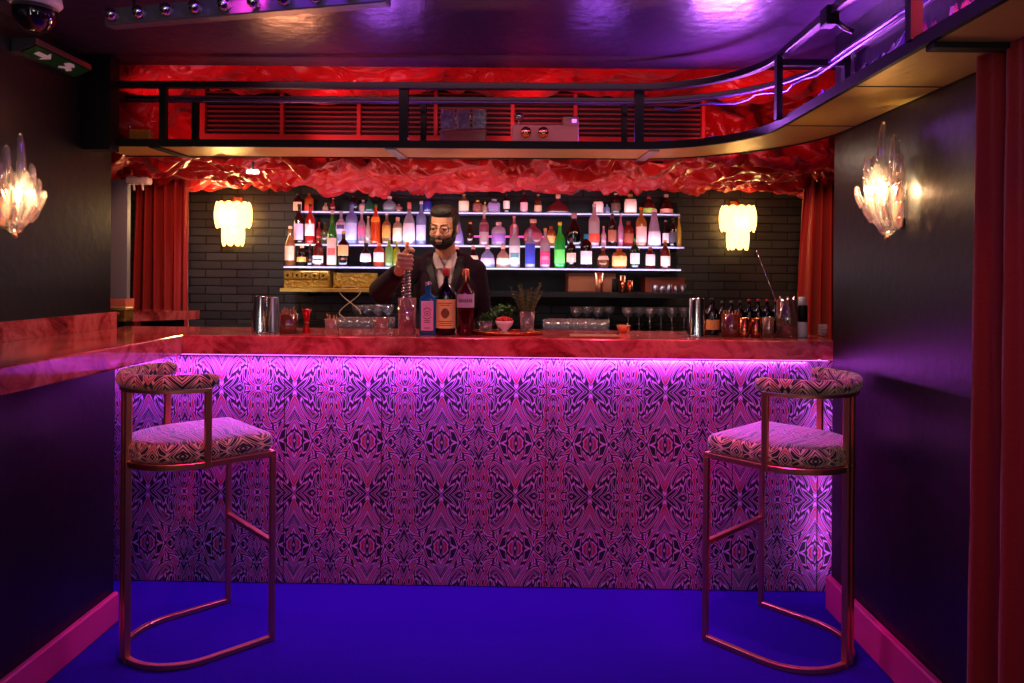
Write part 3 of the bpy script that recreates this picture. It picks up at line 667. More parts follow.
BT = [
 # row, x, top, w, style, glass, label, cap, desc, (extras)
 ('low', 290, 226, 10, 'slim', (190, 120, 70), CRM, (220, 180, 150), 'slender amber bottle with cream label at the end of the lowest shelf', {}),
 ('low', 302, 245, 10, 'squat', DRK, GLD, (225, 190, 150), 'squat dark bottle with gold label beside the slender amber one', {'lz': (.2, .42)}),
 ('low', 310, 243, 7, 'std', (40, 20, 20), None, (200, 150, 80), 'narrow unlabelled brown bottle with gold cap on the lowest shelf', {}),
 ('low', 318.5, 236, 11, 'std', (120, 30, 20), WHT, (190, 80, 60), 'red-brown bottle with white and red label beside the tall green-banded bottle', {'lz': (.1, .34), 'stripe': (170, 30, 40)}),
 ('low', 332, 210, 10, 'slim', (40, 170, 70), (235, 190, 185), (200, 190, 195), 'tall green-necked bottle wrapped in a long pinkish white label', {'lz': (.03, .5), 'stripe': (200, 90, 90)}),
 ('low', 343.5, 231, 11, 'std', (18, 20, 30), (225, 185, 130), (190, 160, 80), 'black bottle with cream label and gold foil neck', {'lz': (.3, .6)}),
 ('low', 366, 243, 12, 'round', (14, 14, 18), (235, 225, 225), (15, 15, 15), 'round black bottle with a white diamond label', {'lz': (.2, .55)}),
 ('low', 379, 243, 11, 'squat', (235, 95, 60), WHT, (245, 150, 110), 'squat coral-orange bottle with white label', {'lz': (.2, .6)}),
 ('low', 389, 238, 8, 'std', (170, 215, 120), None, (190, 200, 240), 'slim pale green bottle with a pale blue cap', {'lz': (.2, .6)}),
 ('low', 396.5, 241, 7, 'std', (200, 205, 70), None, (220, 210, 120), 'slim yellow-green bottle next to the bartender\'s hand', {}),
 ('low', 457, 246, 10, 'squat', (40, 14, 18), CRM, (210, 170, 150), 'dark bottle with small oval label just behind the bartender\'s shoulder', {'lz': (.2, .5)}),
 ('low', 473, 246, 12, 'round', (50, 16, 20), (230, 195, 165), (190, 130, 110), 'dark round bottle with a cream disc label', {'lz': (.15, .55)}),
 ('low', 487.5, 245, 15, 'bell', (185, 200, 250), LIL, (225, 215, 235), 'wide clear bell-shaped bottle with pale blue glass', {'lz': (.15, .42)}),
 ('low', 503, 245, 14, 'bell', (230, 190, 180), (235, 205, 175), (225, 170, 160), 'wide blush bell-shaped bottle with a cream label', {'lz': (.15, .42)}),
 ('low', 514.5, 224, 11, 'std', (215, 220, 240), (225, 225, 240), (235, 190, 200), 'tall clear spirit bottle with white and teal label', {'lz': (.08, .5), 'stripe': (90, 150, 160)}),
 ('low', 530, 229, 10, 'std', (200, 205, 245), (50, 60, 190), (130, 120, 210), 'clear bottle with a bright cobalt blue label', {'lz': (.1, .62)}),
 ('low', 545, 228, 10, 'std', (230, 205, 225), (230, 60, 120), (225, 180, 110), 'clear bottle with hot pink label and gold shoulder', {'lz': (.08, .42), 'stripe': (240, 120, 150)}),
 ('low', 559.5, 222, 11, 'std', (60, 240, 90), (110, 245, 110), (220, 210, 60), 'neon green bottle with a yellow cap', {'lz': (.1, .4)}),
 ('low', 571, 238, 10, 'squat', (30, 12, 20), (235, 180, 165), (90, 70, 90), 'dark bottle with pink label beside the neon green one', {'lz': (.2, .5)}),
 ('low', 586, 234, 12, 'squat', (36, 14, 26), WHT, (40, 150, 200), 'stout dark bottle with white label and turquoise cap', {'lz': (.12, .5)}),
 ('low', 603, 247, 12, 'round', (150, 75, 30), (205, 170, 150), (120, 40, 30), 'round amber bottle with a dark red cap', {'lz': (.4, .58)}),
 ('low', 619, 248, 14, 'squat', (220, 140, 60), (235, 180, 110), (150, 60, 40), 'broad square golden bottle with a glowing tan label', {'lz': (.12, .6), 'sup': 5}),
 ('low', 634.5, 238, 10, 'std', (20, 70, 40), WHT, (40, 180, 60), 'dark green bottle with white label and bright green cap', {'lz': (.15, .5)}),
 ('low', 650, 247, 10, 'squat', (130, 30, 30), (235, 210, 215), (120, 50, 40), 'short red-brown bottle with tall white label', {'lz': (.15, .66)}),
 ('low', 665, 240, 10, 'std', (140, 35, 30), (235, 215, 205), (215, 170, 70), 'red-brown bottle with white label and yellow cap at the shelf end', {'lz': (.1, .44)}),
 ('mid', 299, 204, 10, 'std', (60, 14, 24), (215, 175, 205), (60, 15, 25), 'dark wine-coloured bottle with a lilac label', {'lz': (.1, .5)}),
 ('mid', 310, 204, 10, 'std', (225, 45, 35), (235, 215, 215), (60, 15, 20), 'scarlet aperitif bottle with white label', {'lz': (.2, .5)}),
 ('mid', 319, 222, 6, 'std', (170, 30, 35), None, (150, 30, 40), 'thin crimson bottle behind the red-brown one', {}),
 ('mid', 325, 222, 8, 'slim', (90, 85, 40), None, (60, 50, 30), 'thin olive bottle with no label on the middle shelf', {}),
 ('mid', 341, 211, 10, 'std', (205, 195, 235), (225, 205, 235), (200, 180, 220), 'clear bottle with a lavender label beside the frosted blue one', {'lz': (.3, .75), 'stripe': (80, 70, 130)}),
 ('mid', 351.5, 202, 12, 'std', (170, 185, 255), (195, 200, 255), (40, 50, 150), 'tall frosted pale blue bottle with a navy cap', {'lz': (.1, .5)}),
 ('mid', 361.5, 212, 8, 'std', (225, 190, 215), (200, 90, 140), (235, 215, 220), 'slim clear bottle with a mauve-pink label', {'lz': (.25, .55)}),
 ('mid', 368, 216, 6, 'slim', (235, 220, 205), None, (235, 225, 210), 'thin ivory bottle beside the bright orange one', {}),
 ('mid', 375.5, 204, 9.5, 'std', (255, 90, 25), (250, 150, 40), (60, 120, 50), 'bright orange-red liqueur bottle with a small green cap', {'lz': (.55, .68)}),
 ('mid', 386.5, 213, 9, 'std', (190, 150, 110), (200, 150, 70), (190, 190, 200), 'bottle with gold label and silver cap next to the orange one', {'lz': (.2, .7)}),
 ('mid', 397.5, 217, 9.5, 'squat', (225, 205, 180), (240, 220, 190), (220, 180, 150), 'pale bottle with a large cream label above the bartender\'s hand', {'lz': (.12, .6)}),
 ('mid', 409, 202, 13, 'bell', (215, 215, 235), (225, 220, 235), (215, 120, 120), 'broad clear bottle with white label and a coral stopper', {'lz': (.1, .5)}),
 ('mid', 421, 201, 10, 'std', (165, 185, 250), (200, 205, 250), (215, 220, 240), 'tall icy blue bottle beside the bartender\'s hair', {'lz': (.1, .45)}),
 ('mid', 458, 222, 12, 'cone', (190, 170, 235), None, (90, 60, 120), 'cone-shaped lavender bottle at the bartender\'s other ear', {}),
 ('mid', 470, 222, 8, 'slim', (60, 24, 14), None, (225, 140, 50), 'dark slim bottle with an orange cap', {}),
 ('mid', 484, 212, 9.5, 'std', (225, 190, 195), (120, 50, 70), (225, 200, 190), 'clear bottle with a maroon label', {'lz': (.4, .8)}),
 ('mid', 498.5, 222, 14, 'squat', (225, 205, 230), (130, 80, 150), (225, 200, 215), 'wide clear flask with a purple label', {'lz': (.15, .5)}),
 ('mid', 514, 216, 9, 'std', (220, 110, 140), None, (225, 150, 150), 'pink bottle rising behind the tall clear spirit bottle', {}),
 ('mid', 533, 219, 19, 'round', (190, 90, 110), (150, 50, 70), (225, 160, 140), 'large round rosy decanter with a stopper', {'fy': .6, 'lz': (.3, .5)}),
 ('mid', 551, 226, 9, 'squat', (210, 110, 40), (235, 150, 90), (150, 60, 40), 'small orange bottle between the round decanter and the black one', {}),
 ('mid', 574, 213, 16, 'bell', (12, 8, 12), None, (190, 140, 150), 'black wide-shouldered decanter with a glass stopper', {'fy': .5}),
 ('mid', 594, 204, 11, 'std', (235, 205, 215), (225, 60, 40), (230, 200, 215), 'milky bottle with a red lower label', {'lz': (.08, .3)}),
 ('mid', 603.5, 226, 5.5, 'slim', (240, 170, 190), None, (230, 150, 170), 'very thin pink bottle on the middle shelf', {}),
 ('mid', 612, 214, 9, 'squat', (60, 20, 20), (150, 80, 60), (100, 40, 30), 'dark brown bottle with a faded tan label', {}),
 ('mid', 620.5, 214, 6, 'slim', (240, 160, 200), None, (200, 190, 240), 'thin rose-coloured glass bottle with a pale cap', {}),
 ('mid', 628.5, 221, 10, 'squat', (170, 45, 25), (150, 60, 40), (120, 60, 40), 'squat rust-red bottle on the middle shelf', {}),
 ('mid', 641, 207, 11, 'std', (220, 150, 70), (235, 180, 175), (225, 90, 40), 'golden bottle with an orange capsule', {'lz': (.1, .5)}),
 ('mid', 654, 209, 14, 'cone', (225, 200, 235), (235, 220, 240), (235, 200, 210), 'tall white cone-shaped bottle', {'lz': (.05, .4)}),
 ('mid', 665.5, 220, 7, 'slim', (40, 20, 24), (225, 210, 215), (150, 120, 120), 'slim black bottle with narrow white label', {}),
 ('mid', 672.5, 217, 8, 'std', (30, 14, 20), (70, 60, 80), (50, 20, 25), 'black bottle beside the yellow slim one', {}),
 ('mid', 679, 216, 4.5, 'slim', (225, 190, 80), None, (225, 190, 100), 'very slim yellow bottle at the end of the middle shelf', {}),
 ('top', 298, 193, 9, 'std', (60, 24, 20), CRM, (30, 14, 14), 'dark bottle with a wide cream label, first on the highest shelf', {'lz': (.02, .5)}),
 ('top', 309, 192, 9, 'std', (240, 110, 40), (225, 40, 30), (30, 14, 14), 'amber-orange bottle with a red label on the highest shelf', {'lz': (.02, .3)}),
 ('top', 325.5, 203, 6, 'slim', (230, 180, 130), None, (235, 200, 160), 'small cream-capped bottle on the highest shelf', {}),
 ('top', 333, 198, 6, 'slim', (160, 40, 40), None, (210, 170, 160), 'slim dark red bottle on the highest shelf', {}),
 ('top', 354.5, 195, 9, 'squat', (16, 12, 24), None, (20, 20, 30), 'small black flask behind the frosted blue bottle', {}),
 ('top', 363, 200, 8, 'std', (200, 170, 190), (190, 120, 110), (225, 190, 200), 'clear bottle with a dusty rose label on the highest shelf', {}),
 ('top', 369.5, 192, 12, 'tri', (20, 120, 90), None, (20, 130, 95), 'teal pointed decanter close under the drape', {}),
 ('top', 389.5, 196, 14, 'round', (170, 165, 180), None, (230, 170, 160), 'round silver-grey decanter with a pink ball stopper', {'fy': .7}),
 ('top', 399, 204, 7, 'std', (225, 150, 150), None, (225, 120, 110), 'small coral bottle on the highest shelf', {}),
 ('top', 427.5, 196, 9, 'std', (60, 70, 190), None, (200, 210, 235), 'deep blue bottle with a white cap above the bartender', {}),
 ('top', 464, 194, 10, 'std', (190, 150, 120), (220, 180, 150), (190, 150, 90), 'bottle with a square tan label beside the bartender\'s head', {'lz': (.1, .6), 'sup': 4}),
 ('top', 477.5, 200, 9, 'squat', (200, 140, 60), (120, 40, 50), (225, 180, 90), 'square gold bottle with a maroon label', {'sup': 5, 'lz': (.2, .6)}),
 ('top', 485, 202, 7, 'std', (230, 190, 150), None, (235, 200, 120), 'small bottle with a round gold cap', {}),
 ('top', 494, 199, 12, 'squat', (205, 205, 240), (130, 90, 140), (180, 190, 230), 'clear square flask with a purple label on the highest shelf', {'sup': 5, 'lz': (.15, .6)}),
 ('top', 506.5, 193, 7, 'std', (50, 14, 24), (225, 200, 190), (40, 14, 24), 'slender dark bottle with white neck tag', {'lz': (.2, .6)}),
 ('top', 524, 192, 8, 'std', (90, 20, 36), (225, 150, 160), (90, 50, 60), 'slender maroon bottle with a pink label', {'lz': (.1, .5)}),
 ('top', 538, 194, 8, 'std', (130, 60, 36), (200, 150, 110), (160, 110, 90), 'slender brown bottle with a tan label', {'lz': (.1, .4)}),
 ('top', 558, 194, 24, 'tri', (130, 30, 40), None, (225, 160, 140), 'wide triangular red cognac decanter', {'fy': .35}),
 ('top', 598, 198, 11, 'squat', (120, 40, 50), (240, 190, 180), (60, 14, 20), 'bottle with a big blush label and dark cap', {'lz': (.05, .75)}),
 ('top', 607, 204, 6, 'std', (180, 180, 225), None, (160, 160, 200), 'small clear bottle on the highest shelf', {}),
 ('top', 615.5, 193, 10, 'std', (60, 26, 20), (90, 50, 40), (225, 190, 150), 'dark brown whisky bottle with a silver cap', {}),
 ('top', 630, 194, 12, 'squat', (170, 120, 60), (245, 205, 185), (200, 160, 90), 'square whisky bottle with a large blush label and gold neck', {'sup': 5, 'lz': (.05, .72)}),
 ('top', 649, 196, 14, 'bell', (120, 24, 30), (140, 150, 50), (140, 40, 36), 'dark red wide bottle with a lime strip label', {'lz': (.05, .3)}),
 ('top', 666, 194, 14, 'bell', (50, 20, 18), (190, 110, 90), (190, 150, 140), 'wide brown bottle with a long thin neck', {'lz': (.05, .25)}),
]
for row, x, top, w, style, gl, lb, cap, desc, ex_ in BT:
    Y = ROW[row][0]; s = F/Y; base = ROW[row][1]
    X_ = xw(x, Y, base); h = (base+(x-520)*.0078-top)/s
    bottle((X_, Y, SZ[row]), w/s, h, style, gl, lb, cap, desc, **ex_)

# gold drawer unit and niche
g = thing('gold_drawer_box', 'gold box of small square drawers with black knobs under the lowest shelf', 'drawer box', (xw(306, 4.5, 275), 4.5, 0))
zt = SZ['low']-.03; zb = H-(291.5-275)/F*4.5
obj('case', MB().box((-.14, .012, zb+.018), (.14, .14, zt)), M['goldf'], g)
for k in range(5):
    dr = obj('drawer', MB().box((-.136+k*.055, -.002, zt-.05), (-.086+k*.055, .011, zt-.004), bev=.003), M['goldf'], g)
    obj('knob', MB().ball((-.111+k*.055, -.007, zt-.027), .007), M['black'], dr)
g = thing('gold_niche_panel', 'crinkled gold panel on a gold plank under the lowest shelf', 'panel', (0, 4.56, 0))
obj('sheet', MB().grid(lambda u, v: (xw(330, 4.5)+.28*u, .012*wr(u*1.5, v, 5, 2), zb+.02+(zt-zb-.03)*v), 30, 10), M['goldf'], g, solid=.003)
obj('plank', MB().box((xw(283, 4.5), -.12, zb-.004), (xw(376, 4.5), .16, zb+.016)), M['gold'], g)
for k in (0, 1): obj('bracket', MB().box((xw(300, 4.5)+k*.4, .1, zb-.04), (xw(300, 4.5)+k*.4+.01, .39, zb-.005)), M['black'], g)
# tan cabinet, brass cup, small shelf
g = thing('tan_cabinet', 'plain tan cabinet under the lowest shelf, behind the brass cup', 'cabinet', (xw(592, 4.62, 280), 4.62, 0))
zc = H-(291.8-276.5)/F*4.6
obj('carcass', MB().box((-.15, .0, zc), (.15, .3, SZ['low']-.032)), M['tan'], g)
obj('door', MB().box((-.147, -.012, zc+.003), (.147, -.0005, SZ['low']-.035)), M['tan'], g)
g = tag(obj('back_ledge', MB().box((-.6, 4.42, zc-.03), (1.06, 4.95, zc-.001)), M['rail']), 'narrow black ledge holding the brass cup below the bottles', 'shelf')
def cup(px, pw, top, mat, label, Y=4.5, base=None, name='metal_cup', cat='cup', grp=None, z=None, flare=1.1):
    s = F/Y; r = pw/2/s; z = zc if z is None else z; bp = 276+(H-z)*s+(px-520)*.0078
    h = (bp-top)/s
    t = thing(name, label, cat, (xw(px, Y, bp), Y, z), 0, grp)
    obj('cup_wall', MB().lathe([(r/flare*.9, 0), (r/flare, .003), (r, h), (r*.93, h), (r/flare*.88, .006), (.001, .005)], 18, cap=False), mat, t)
    obj('rim', MB().tube([(r*.97*math.cos(2*pi*i/18), r*.97*math.sin(2*pi*i/18), h) for i in range(18)], .0018, 5, closed=True), mat, t)
    return t
cup(599, 8, 273, M['brass'], 'shiny brass cup standing before the tan cabinet')
cup(615, 7, 279, M['black'], 'small black cup beside the brass cup')
cup(622.5, 6, 276, M['copper'], 'small copper cup beyond the brass cup')
cup(630, 6, 281, M['copper'], 'shorter copper cup next to the other copper one', Y=4.5)
g = thing('orange_tray', 'low orange-brown wooden box with upturned cups in front', 'box', (xw(665, 4.66, 285), 4.66, zc))
obj('box_body', MB().box((-.125, 0, 0), (.125, .2, .085)), pmat('orange_wood', (140, 55, 25), .5), g)
obj('lid', MB().box((-.128, -.003, .086), (.128, .203, .096)), pmat('orange_wood', (140, 55, 25), .5), g)
for k in range(5): cup(655+k*7, 6, 285+(k % 2), M['steel'], 'small steel cup in the row before the orange-brown box', Y=4.56, grp='steel cups before the box', name='steel_cup')

# left end: column, marble block, gold box, marble shelf
zq = H-(298.5-273)/F*4.2
g = thing('grey_column', 'slim grey column standing on a pink marble block', 'column', (xw(121, 4.2, 240), 4.2, 0))
obj('shaft', MB().box((-.06, -.02, zq), (.046, .015, 1.93)), pmat('blue_grey_paint', (120, 128, 150), .5), g)
obj('plinth', MB().box((-.05, -.03, zq-.052), (.046, .065, zq-.001), bev=.003), marble_mat('pink_marble', (225, 130, 120), (200, 100, 95), (150, 60, 60)), g)
obj('pedestal', MB().box((-.05, -.02, 0), (.046, .06, zq-.053)), M['black'], g)
g = thing('gold_box', 'ornate little gold box in front of the pink marble block', 'box', (xw(124, 3.85, 314), 3.80, H-(321.5-273)/F*3.80))
obj('box_body', MB().box((-.055, -.04, 0), (.055, .04, .058), bev=.004), M['goldf'], g)
obj('lid', MB().box((-.058, -.043, .059), (.058, .043, .075), bev=.003), M['gold'], g)
obj('clasp', MB().ball((.02, -.043, .045), .007), M['brass'], g)
obj('stand', MB().box((-.05, -.035, -.022), (.05, .035, -.001)), M['black'], g)
g = thing('marble_side_shelf', 'short dark red marble shelf under the velvet curtain behind the counter end', 'shelf', (0, 4.1, 0))
z1_ = H-(311-273)/F*4.1
obj('board', MB().prism([(-2.18, -.22), (xw(187, 4.1, 315), .10), (xw(187, 4.1, 315), .16), (-2.18, .16)], z1_-.05, z1_), M['marble'], g)
obj('support', MB().box((-2.15, .05, 0), (-1.95, .15, z1_-.051)), M['black'], g)
# ---------------------------------------------------------------- counter items
CT = 1.1205
def cpos(px, Y): return (xw(px, Y, 330), Y, CT)
def tin(px, Y, wpx, top, mat, label, name='shaker_tin'):
    s = F/Y; r = wpx/2/s; h = (H-CT)-(275.5+(px-520)*.0078*0-top)/s*-1*-1
    h = (275+(px-520)*.0078-top)/s*1.0+(H-CT) if top < 275 else (H-CT)-(top-275-(px-520)*.0078)/s
    t = thing(name, label, 'shaker', cpos(px, Y))
    obj('body', MB().lathe([(r, 0), (r*1.0, .006), (r*.97, .012), (r*.74, h*.97), (r*.70, h), (.001, h-.002)], 26, cap=False), mat, t)
    obj('rim', MB().tube([(r*math.cos(2*pi*i/22), r*math.sin(2*pi*i/22), .003) for i in range(22)], .0020, 5, closed=True), mat, t)
    return t, r, h
tin(260.5, 3.42, 17, 295, M['chrome'], 'upturned polished steel shaker tin, front one of the pair on the counter end')
tin(273, 3.50, 14, 296, M['steel'], 'darker shaker tin half hidden behind the polished one')
tin(696.5, 3.42, 19, 297, M['chrome'], 'large upturned polished steel shaker tin beside the dark wine bottles')
def sticks(t, r, h, n, mat, hh, name='stick', rad=.0025, lean=.5):
    for k in range(n):
        a = 2*pi*k/n+random.random()*.4; q = r*.5
        obj(name, MB().rod((q*math.cos(a)*.4, q*math.sin(a)*.4, .008), (q*math.cos(a)*(1+lean), q*math.sin(a)*(1+lean), h+hh*random.uniform(.4, 1)), rad, 5), mat, t)
def jar(px, Y, wpx, top, col, label, n=0, hh=.03, mat=None, name='glass_jar', cat='jar', stick='straw', fill=0, fillc=None, tr=.5, rad=.0025, flare=1.0):
    s = F/Y; r = wpx/2/s; h = (H-CT)-(top-275-(px-520)*.0078)/s
    t = thing(name, label, cat, cpos(px, Y))
    obj('glass_wall', MB().lathe([(r*.9/flare, 0), (r/flare, .004), (r, h), (r*.93, h), (r*.9/flare, .010), (.001, .009)], 24, cap=False), glassy('jar_%d_%d_%d' % col, col, min(.9, tr+.25), .2, .8, .06), t)
    if fill: obj('filling', MB().lathe([(r*.84/flare, .011), (r*.88/flare, .012), (r*.90, h*fill)], 24), fillc, t)
    if n: sticks(t, r, h, n, mat or M['copperstick'], hh, stick, rad)
    return t, r, h
jar(288.5, 3.42, 18, 313, (190, 110, 60), 'amber glass jar crammed with cinnamon sticks beside the shaker tins', 9, .035, tr=.35, rad=.004, stick='cinnamon_stick')
j = thing('jigger', 'small red hourglass jigger beside the cinnamon jar', 'jigger', cpos(306.5, 3.42))
obj('cup_body', MB().lathe([(.019, 0), (.020, .003), (.010, .04), (.008, .047), (.012, .06), (.022, .112), (.020, .112), (.007, .055), (.001, .053)], 20, cap=False), pmat('red_metal', (190, 30, 30), .25, metal=.6), j)
obj('waist_band', MB().lathe([(.0105, .042), (.0115, .047), (.0105, .052)], 16), M['copper'], j)
j, r, h = jar(331.5, 3.45, 13, 318, (235, 225, 225), 'short glass holding garnish picks and bar tools near the coiled wire', 7, .03, M['copper'], tr=.6, stick='garnish_pick', fill=.6, fillc=pmat('cream_fill', (225, 200, 190), .6))
tag(obj('coiled_wire', MB().tube([(xw(362, 4.25), 4.25, 1.065)]+[(xw(350, 4.25)+.062*math.sin(2*t), 4.25, 1.235+.092*math.cos(t)) for t in [(-1.22*pi)-i*(1.55*pi)/40+2*pi for i in range(41)]], .0028, 6), pmat('cream_wire', (215, 195, 160), .4)), 'cream wire looped in a figure of eight behind the garnish glass', 'wire')
wz = C.objects[-1]
jar(381, 3.40, 15, 317, (240, 225, 225), 'empty cut-glass tumbler in front of the stirring station', name='tumbler', cat='glass', tr=.8, fill=.5, fillc=pmat('etched_cream', (215, 180, 170), .4))
# mixing glass with drink, foam
YM = 3.36
mg, r, h = jar(407, YM, 18, 297, (240, 225, 235), 'tall mixing glass with red cocktail and pink foam under the coil whisk', name='mixing_glass', cat='glass', tr=.9)
obj('cocktail', MB().lathe([(r*.84, .011), (r*.86, .012), (r*.88, .072)], 24), pmat('red_cocktail', (255, 60, 28), .2, subsurf=.2), mg)
obj('foam', MB().lathe([(r*.88, .0725), (r*.88, .092), (r*.6, .102), (r*.2, .098)], 24), pmat('pink_foam', (245, 165, 160), .7), mg)
hc = Vector(at_y(405, 262, 3.44))
wk = thing('coil_whisk', 'long steel coil whisk held upright over the mixing glass', 'whisk', (mg.location.x, YM, 0))
tp = Vector((xw(407, 3.42, 260)-mg.location.x, 3.42-YM, H+(275-262)/F*3.42)); bt = Vector((-.004, 0, CT+.105))
co = []
N = 16*14
for i in range(N+1):
    f = i/N; a = 2*pi*16*f; rr = .027-.011*f; c = bt+(tp-bt)*f; co.append(c+Vector((rr*math.cos(a), rr*math.sin(a)*.8, 0)))
obj('coil', MB().tube(co, .0024, 6), M['chrome'], wk)
obj('core_rod', MB().rod(bt, tp+Vector((0, 0, .0)), .003, 6), M['black'], wk)
obj('handle', MB().tube([tp-Vector((0, 0, .01)), tp+Vector((.0, .0, .05)), tp+Vector((0, 0, .095))], [.006, .009, .010], 10), M['brass'], wk)
# three hero bottles
def hero(px, Y, wpx, top): s = F/Y; return cpos(px, Y), wpx/s, (H-CT)+((275+(px-520)*.0078)-top)/s
loc, w, h = hero(428, 3.40, 17, 281)
t = thing('gin_bottle', 'square-shouldered blue gin bottle with pale lilac label on the counter', 'bottle', loc)
obj('body', MB().lathe([(w*.46, 0), (w*.5, .006), (w*.5, h*.66), (w*.42, h*.72), (w*.2, h*.765), (w*.15, h*.79), (w*.14, h*.93)], 28, sup=5, fy=.75), gmat((40, 150, 215), .3), t)
obj('cap', MB().lathe([(w*.17, h*.93), (w*.18, h*.935), (w*.18, h*.995), (w*.15, h)], 16), pmat('silver_cap', (220, 220, 235), .2, metal=.8), t)
yb = -w*.5*.75-.003
lb = obj('paper_label', MB().box((-w*.36, yb, .02), (w*.36, yb+.002, h*.64), bev=.0008), pap((225, 185, 215)), t)
pr = MB(); yy = yb-.0012
pr.tube([(.014*math.cos(a), yy, .098+.011*math.sin(a)) for a in [2*pi*i/16 for i in range(16)]], .0012, 4, closed=True, up=(0, 1, 0))
pr.tube([(.02*math.cos(a), yy, .10+.024*math.sin(a)) for a in [pi*.15+pi*.7*i/10 for i in range(11)]], .0016, 4, up=(0, 1, 0))
pr.tube([(.02*math.cos(a), yy, .092+.018*math.sin(a)) for a in [-pi*.15-pi*.7*i/10 for i in range(11)]], .0016, 4, up=(0, 1, 0))
for z in (.064, .056, .03): pr.box((-.014, yy-.0003, z), (.014, yy+.0008, z+.003))
pr.ball((0, yy, .098), (.004, .0012, .005))
obj('label_print', pr, pmat('plum_ink', (110, 30, 80), .5), lb)
loc, w, h = hero(446, 3.40, 20, 267)
t = thing('amaro_bottle', 'black bottle with cream label and red foil neck on the counter', 'bottle', loc)
obj('body', MB().lathe([(w*.44, 0), (w*.5, .006), (w*.5, h*.58), (w*.44, h*.66), (w*.24, h*.74), (w*.16, h*.78), (w*.15, h*.9)], 28), gmat((16, 14, 16), .05), t)
obj('foil', MB().lathe([(w*.165, h*.88), (w*.18, h*.885), (w*.19, h*.995), (w*.15, h)], 16), pmat('red_foil', (190, 40, 50), .35), t)
def wrap(r, z0, z1, am=1.25, fy=1): return MB().grid(lambda u, v: (r*math.cos(-pi/2+(u*2-1)*am), r*math.sin(-pi/2+(u*2-1)*am)*fy, z0+(z1-z0)*v), 14, 3)
lb = obj('paper_label', wrap(w*.507, h*.10, h*.53), pap((240, 222, 130)), t)
pr = MB(); R_ = w*.512
for z, a in ((.47, .7), (.44, .5), (.20, .8), (.17, .6), (.14, .7)): pr.v and None; pr.grid(lambda u, v, z=z, a=a: (R_*math.cos(-pi/2+(u*2-1)*a), R_*math.sin(-pi/2+(u*2-1)*a), h*z+.003*v), 8, 1)
pr.grid(lambda u, v: (R_*math.cos(-pi/2+(u*2-1)*.42*math.sin(pi*(.1+.8*v))), R_*math.sin(-pi/2+(u*2-1)*.42*math.sin(pi*(.1+.8*v))), h*(.25+.15*v)), 8, 8)
obj('label_print', pr, pmat('brown_ink', (120, 80, 40), .5), lb)
loc, w, h = hero(465.5, 3.38, 18, 268)
t = thing('cognac_bottle', 'dark cognac bottle with silver shoulder label and copper neck', 'bottle', loc)
obj('body', MB().lathe([(w*.42, 0), (w*.47, .006), (w*.5, h*.45), (w*.5, h*.60), (w*.40, h*.68), (w*.2, h*.75), (w*.14, h*.79), (w*.14, h*.85)], 28), gmat((90, 14, 20), .15), t)
obj('neck_sleeve', MB().lathe([(w*.16, h*.77), (w*.17, h*.78), (w*.18, h*.99), (w*.15, h)], 18), M['copper'], t)
lb = obj('paper_label', wrap(w*.512, h*.42, h*.62), pmat('silver_label', (195, 180, 200), .35), t)
pr = MB()
for k in range(7): a = -.75+k*.24; pr.tube([(w*.517*math.cos(-pi/2+a+da), w*.517*math.sin(-pi/2+a+da), h*(.52+dz)) for da, dz in ((0, -.02), (.03, .03), (.09, .025), (.11, -.02), (.2, -.015))], .0011, 4)
obj('label_print', pr, pmat('plum_black_ink', (40, 14, 30), .5), lb)

# tray with herbs and berries
tx = xw(507, 3.44, 330)
tr_ = thing('herb_tray', 'shallow oval copper tray under the herbs and berries', 'tray', (tx, 3.44, CT))
obj('plate', MB().lathe([(.15, 0), (.165, .003), (.18, .014), (.176, .014), (.16, .006), (.001, .005)], 40, fy=.55, cap=False), M['copper'], tr_)
obj('rim', MB().tube([(.179*math.cos(2*pi*i/40), .179*.55*math.sin(2*pi*i/40), .0145) for i in range(40)], .0022, 5, closed=True), M['copper'], tr_)
def leaves(mb, n, cx, cy_, cz, R, s, squash=1):
    for _ in range(n):
        a, b = random.uniform(0, 2*pi), random.uniform(-.5, 1.2); rr = R*random.uniform(.4, 1)
        p = Vector((cx+rr*math.cos(a)*math.cos(b), cy_+rr*math.sin(a)*math.cos(b)*.8, cz+rr*math.sin(b)*squash))
        q = Matrix.Translation(p) @ Matrix.Rotation(random.uniform(0, 6.3), 4, 'Z') @ Matrix.Rotation(random.uniform(-1.2, 1.2), 4, 'X')
        k = s*random.uniform(.7, 1.3)
        mb.add([(0, -k, 0), (k*.45, -k*.3, k*.1), (k*.4, k*.4, k*.1), (0, k, 0), (-k*.4, k*.4, k*.1), (-k*.45, -k*.3, k*.1)], [(0, 1, 2, 3), (0, 3, 4, 5)], True, q)
    return mb
TZ = CT+.007
t = thing('mint_glass', 'low glass of fresh green mint at one end of the copper tray', 'plant', (xw(486, 3.43, 325), 3.43, TZ))
obj('glass_wall', MB().lathe([(.022, 0), (.026, .003), (.034, .055), (.032, .055), (.022, .006), (.001, .005)], 20, cap=False), M['glass'], t)
obj('stem', MB().rod((0, 0, .007), (.004, 0, .05), .004, 6), M['leaf'], t)
obj('leaves', leaves(MB(), 90, 0, 0, .055, .042, .012), M['leaf'], t)
t = thing('berry_bowl', 'white footed bowl of red berries under green leaves on the copper tray', 'bowl', (xw(504.5, 3.42, 325), 3.42, TZ))
obj('bowl_wall', MB().lathe([(.018, 0), (.02, .003), (.012, .012), (.036, .035), (.044, .058), (.041, .058), (.03, .034), (.001, .022)], 24, cap=False), M['white'], t)
br_ = MB()
for k in range(26): a = k*2.4; rr = .034*math.sqrt(k/26); br_.ball((rr*math.cos(a), rr*math.sin(a), .060+.010*(1-k/26)), .0085, 8, 6)
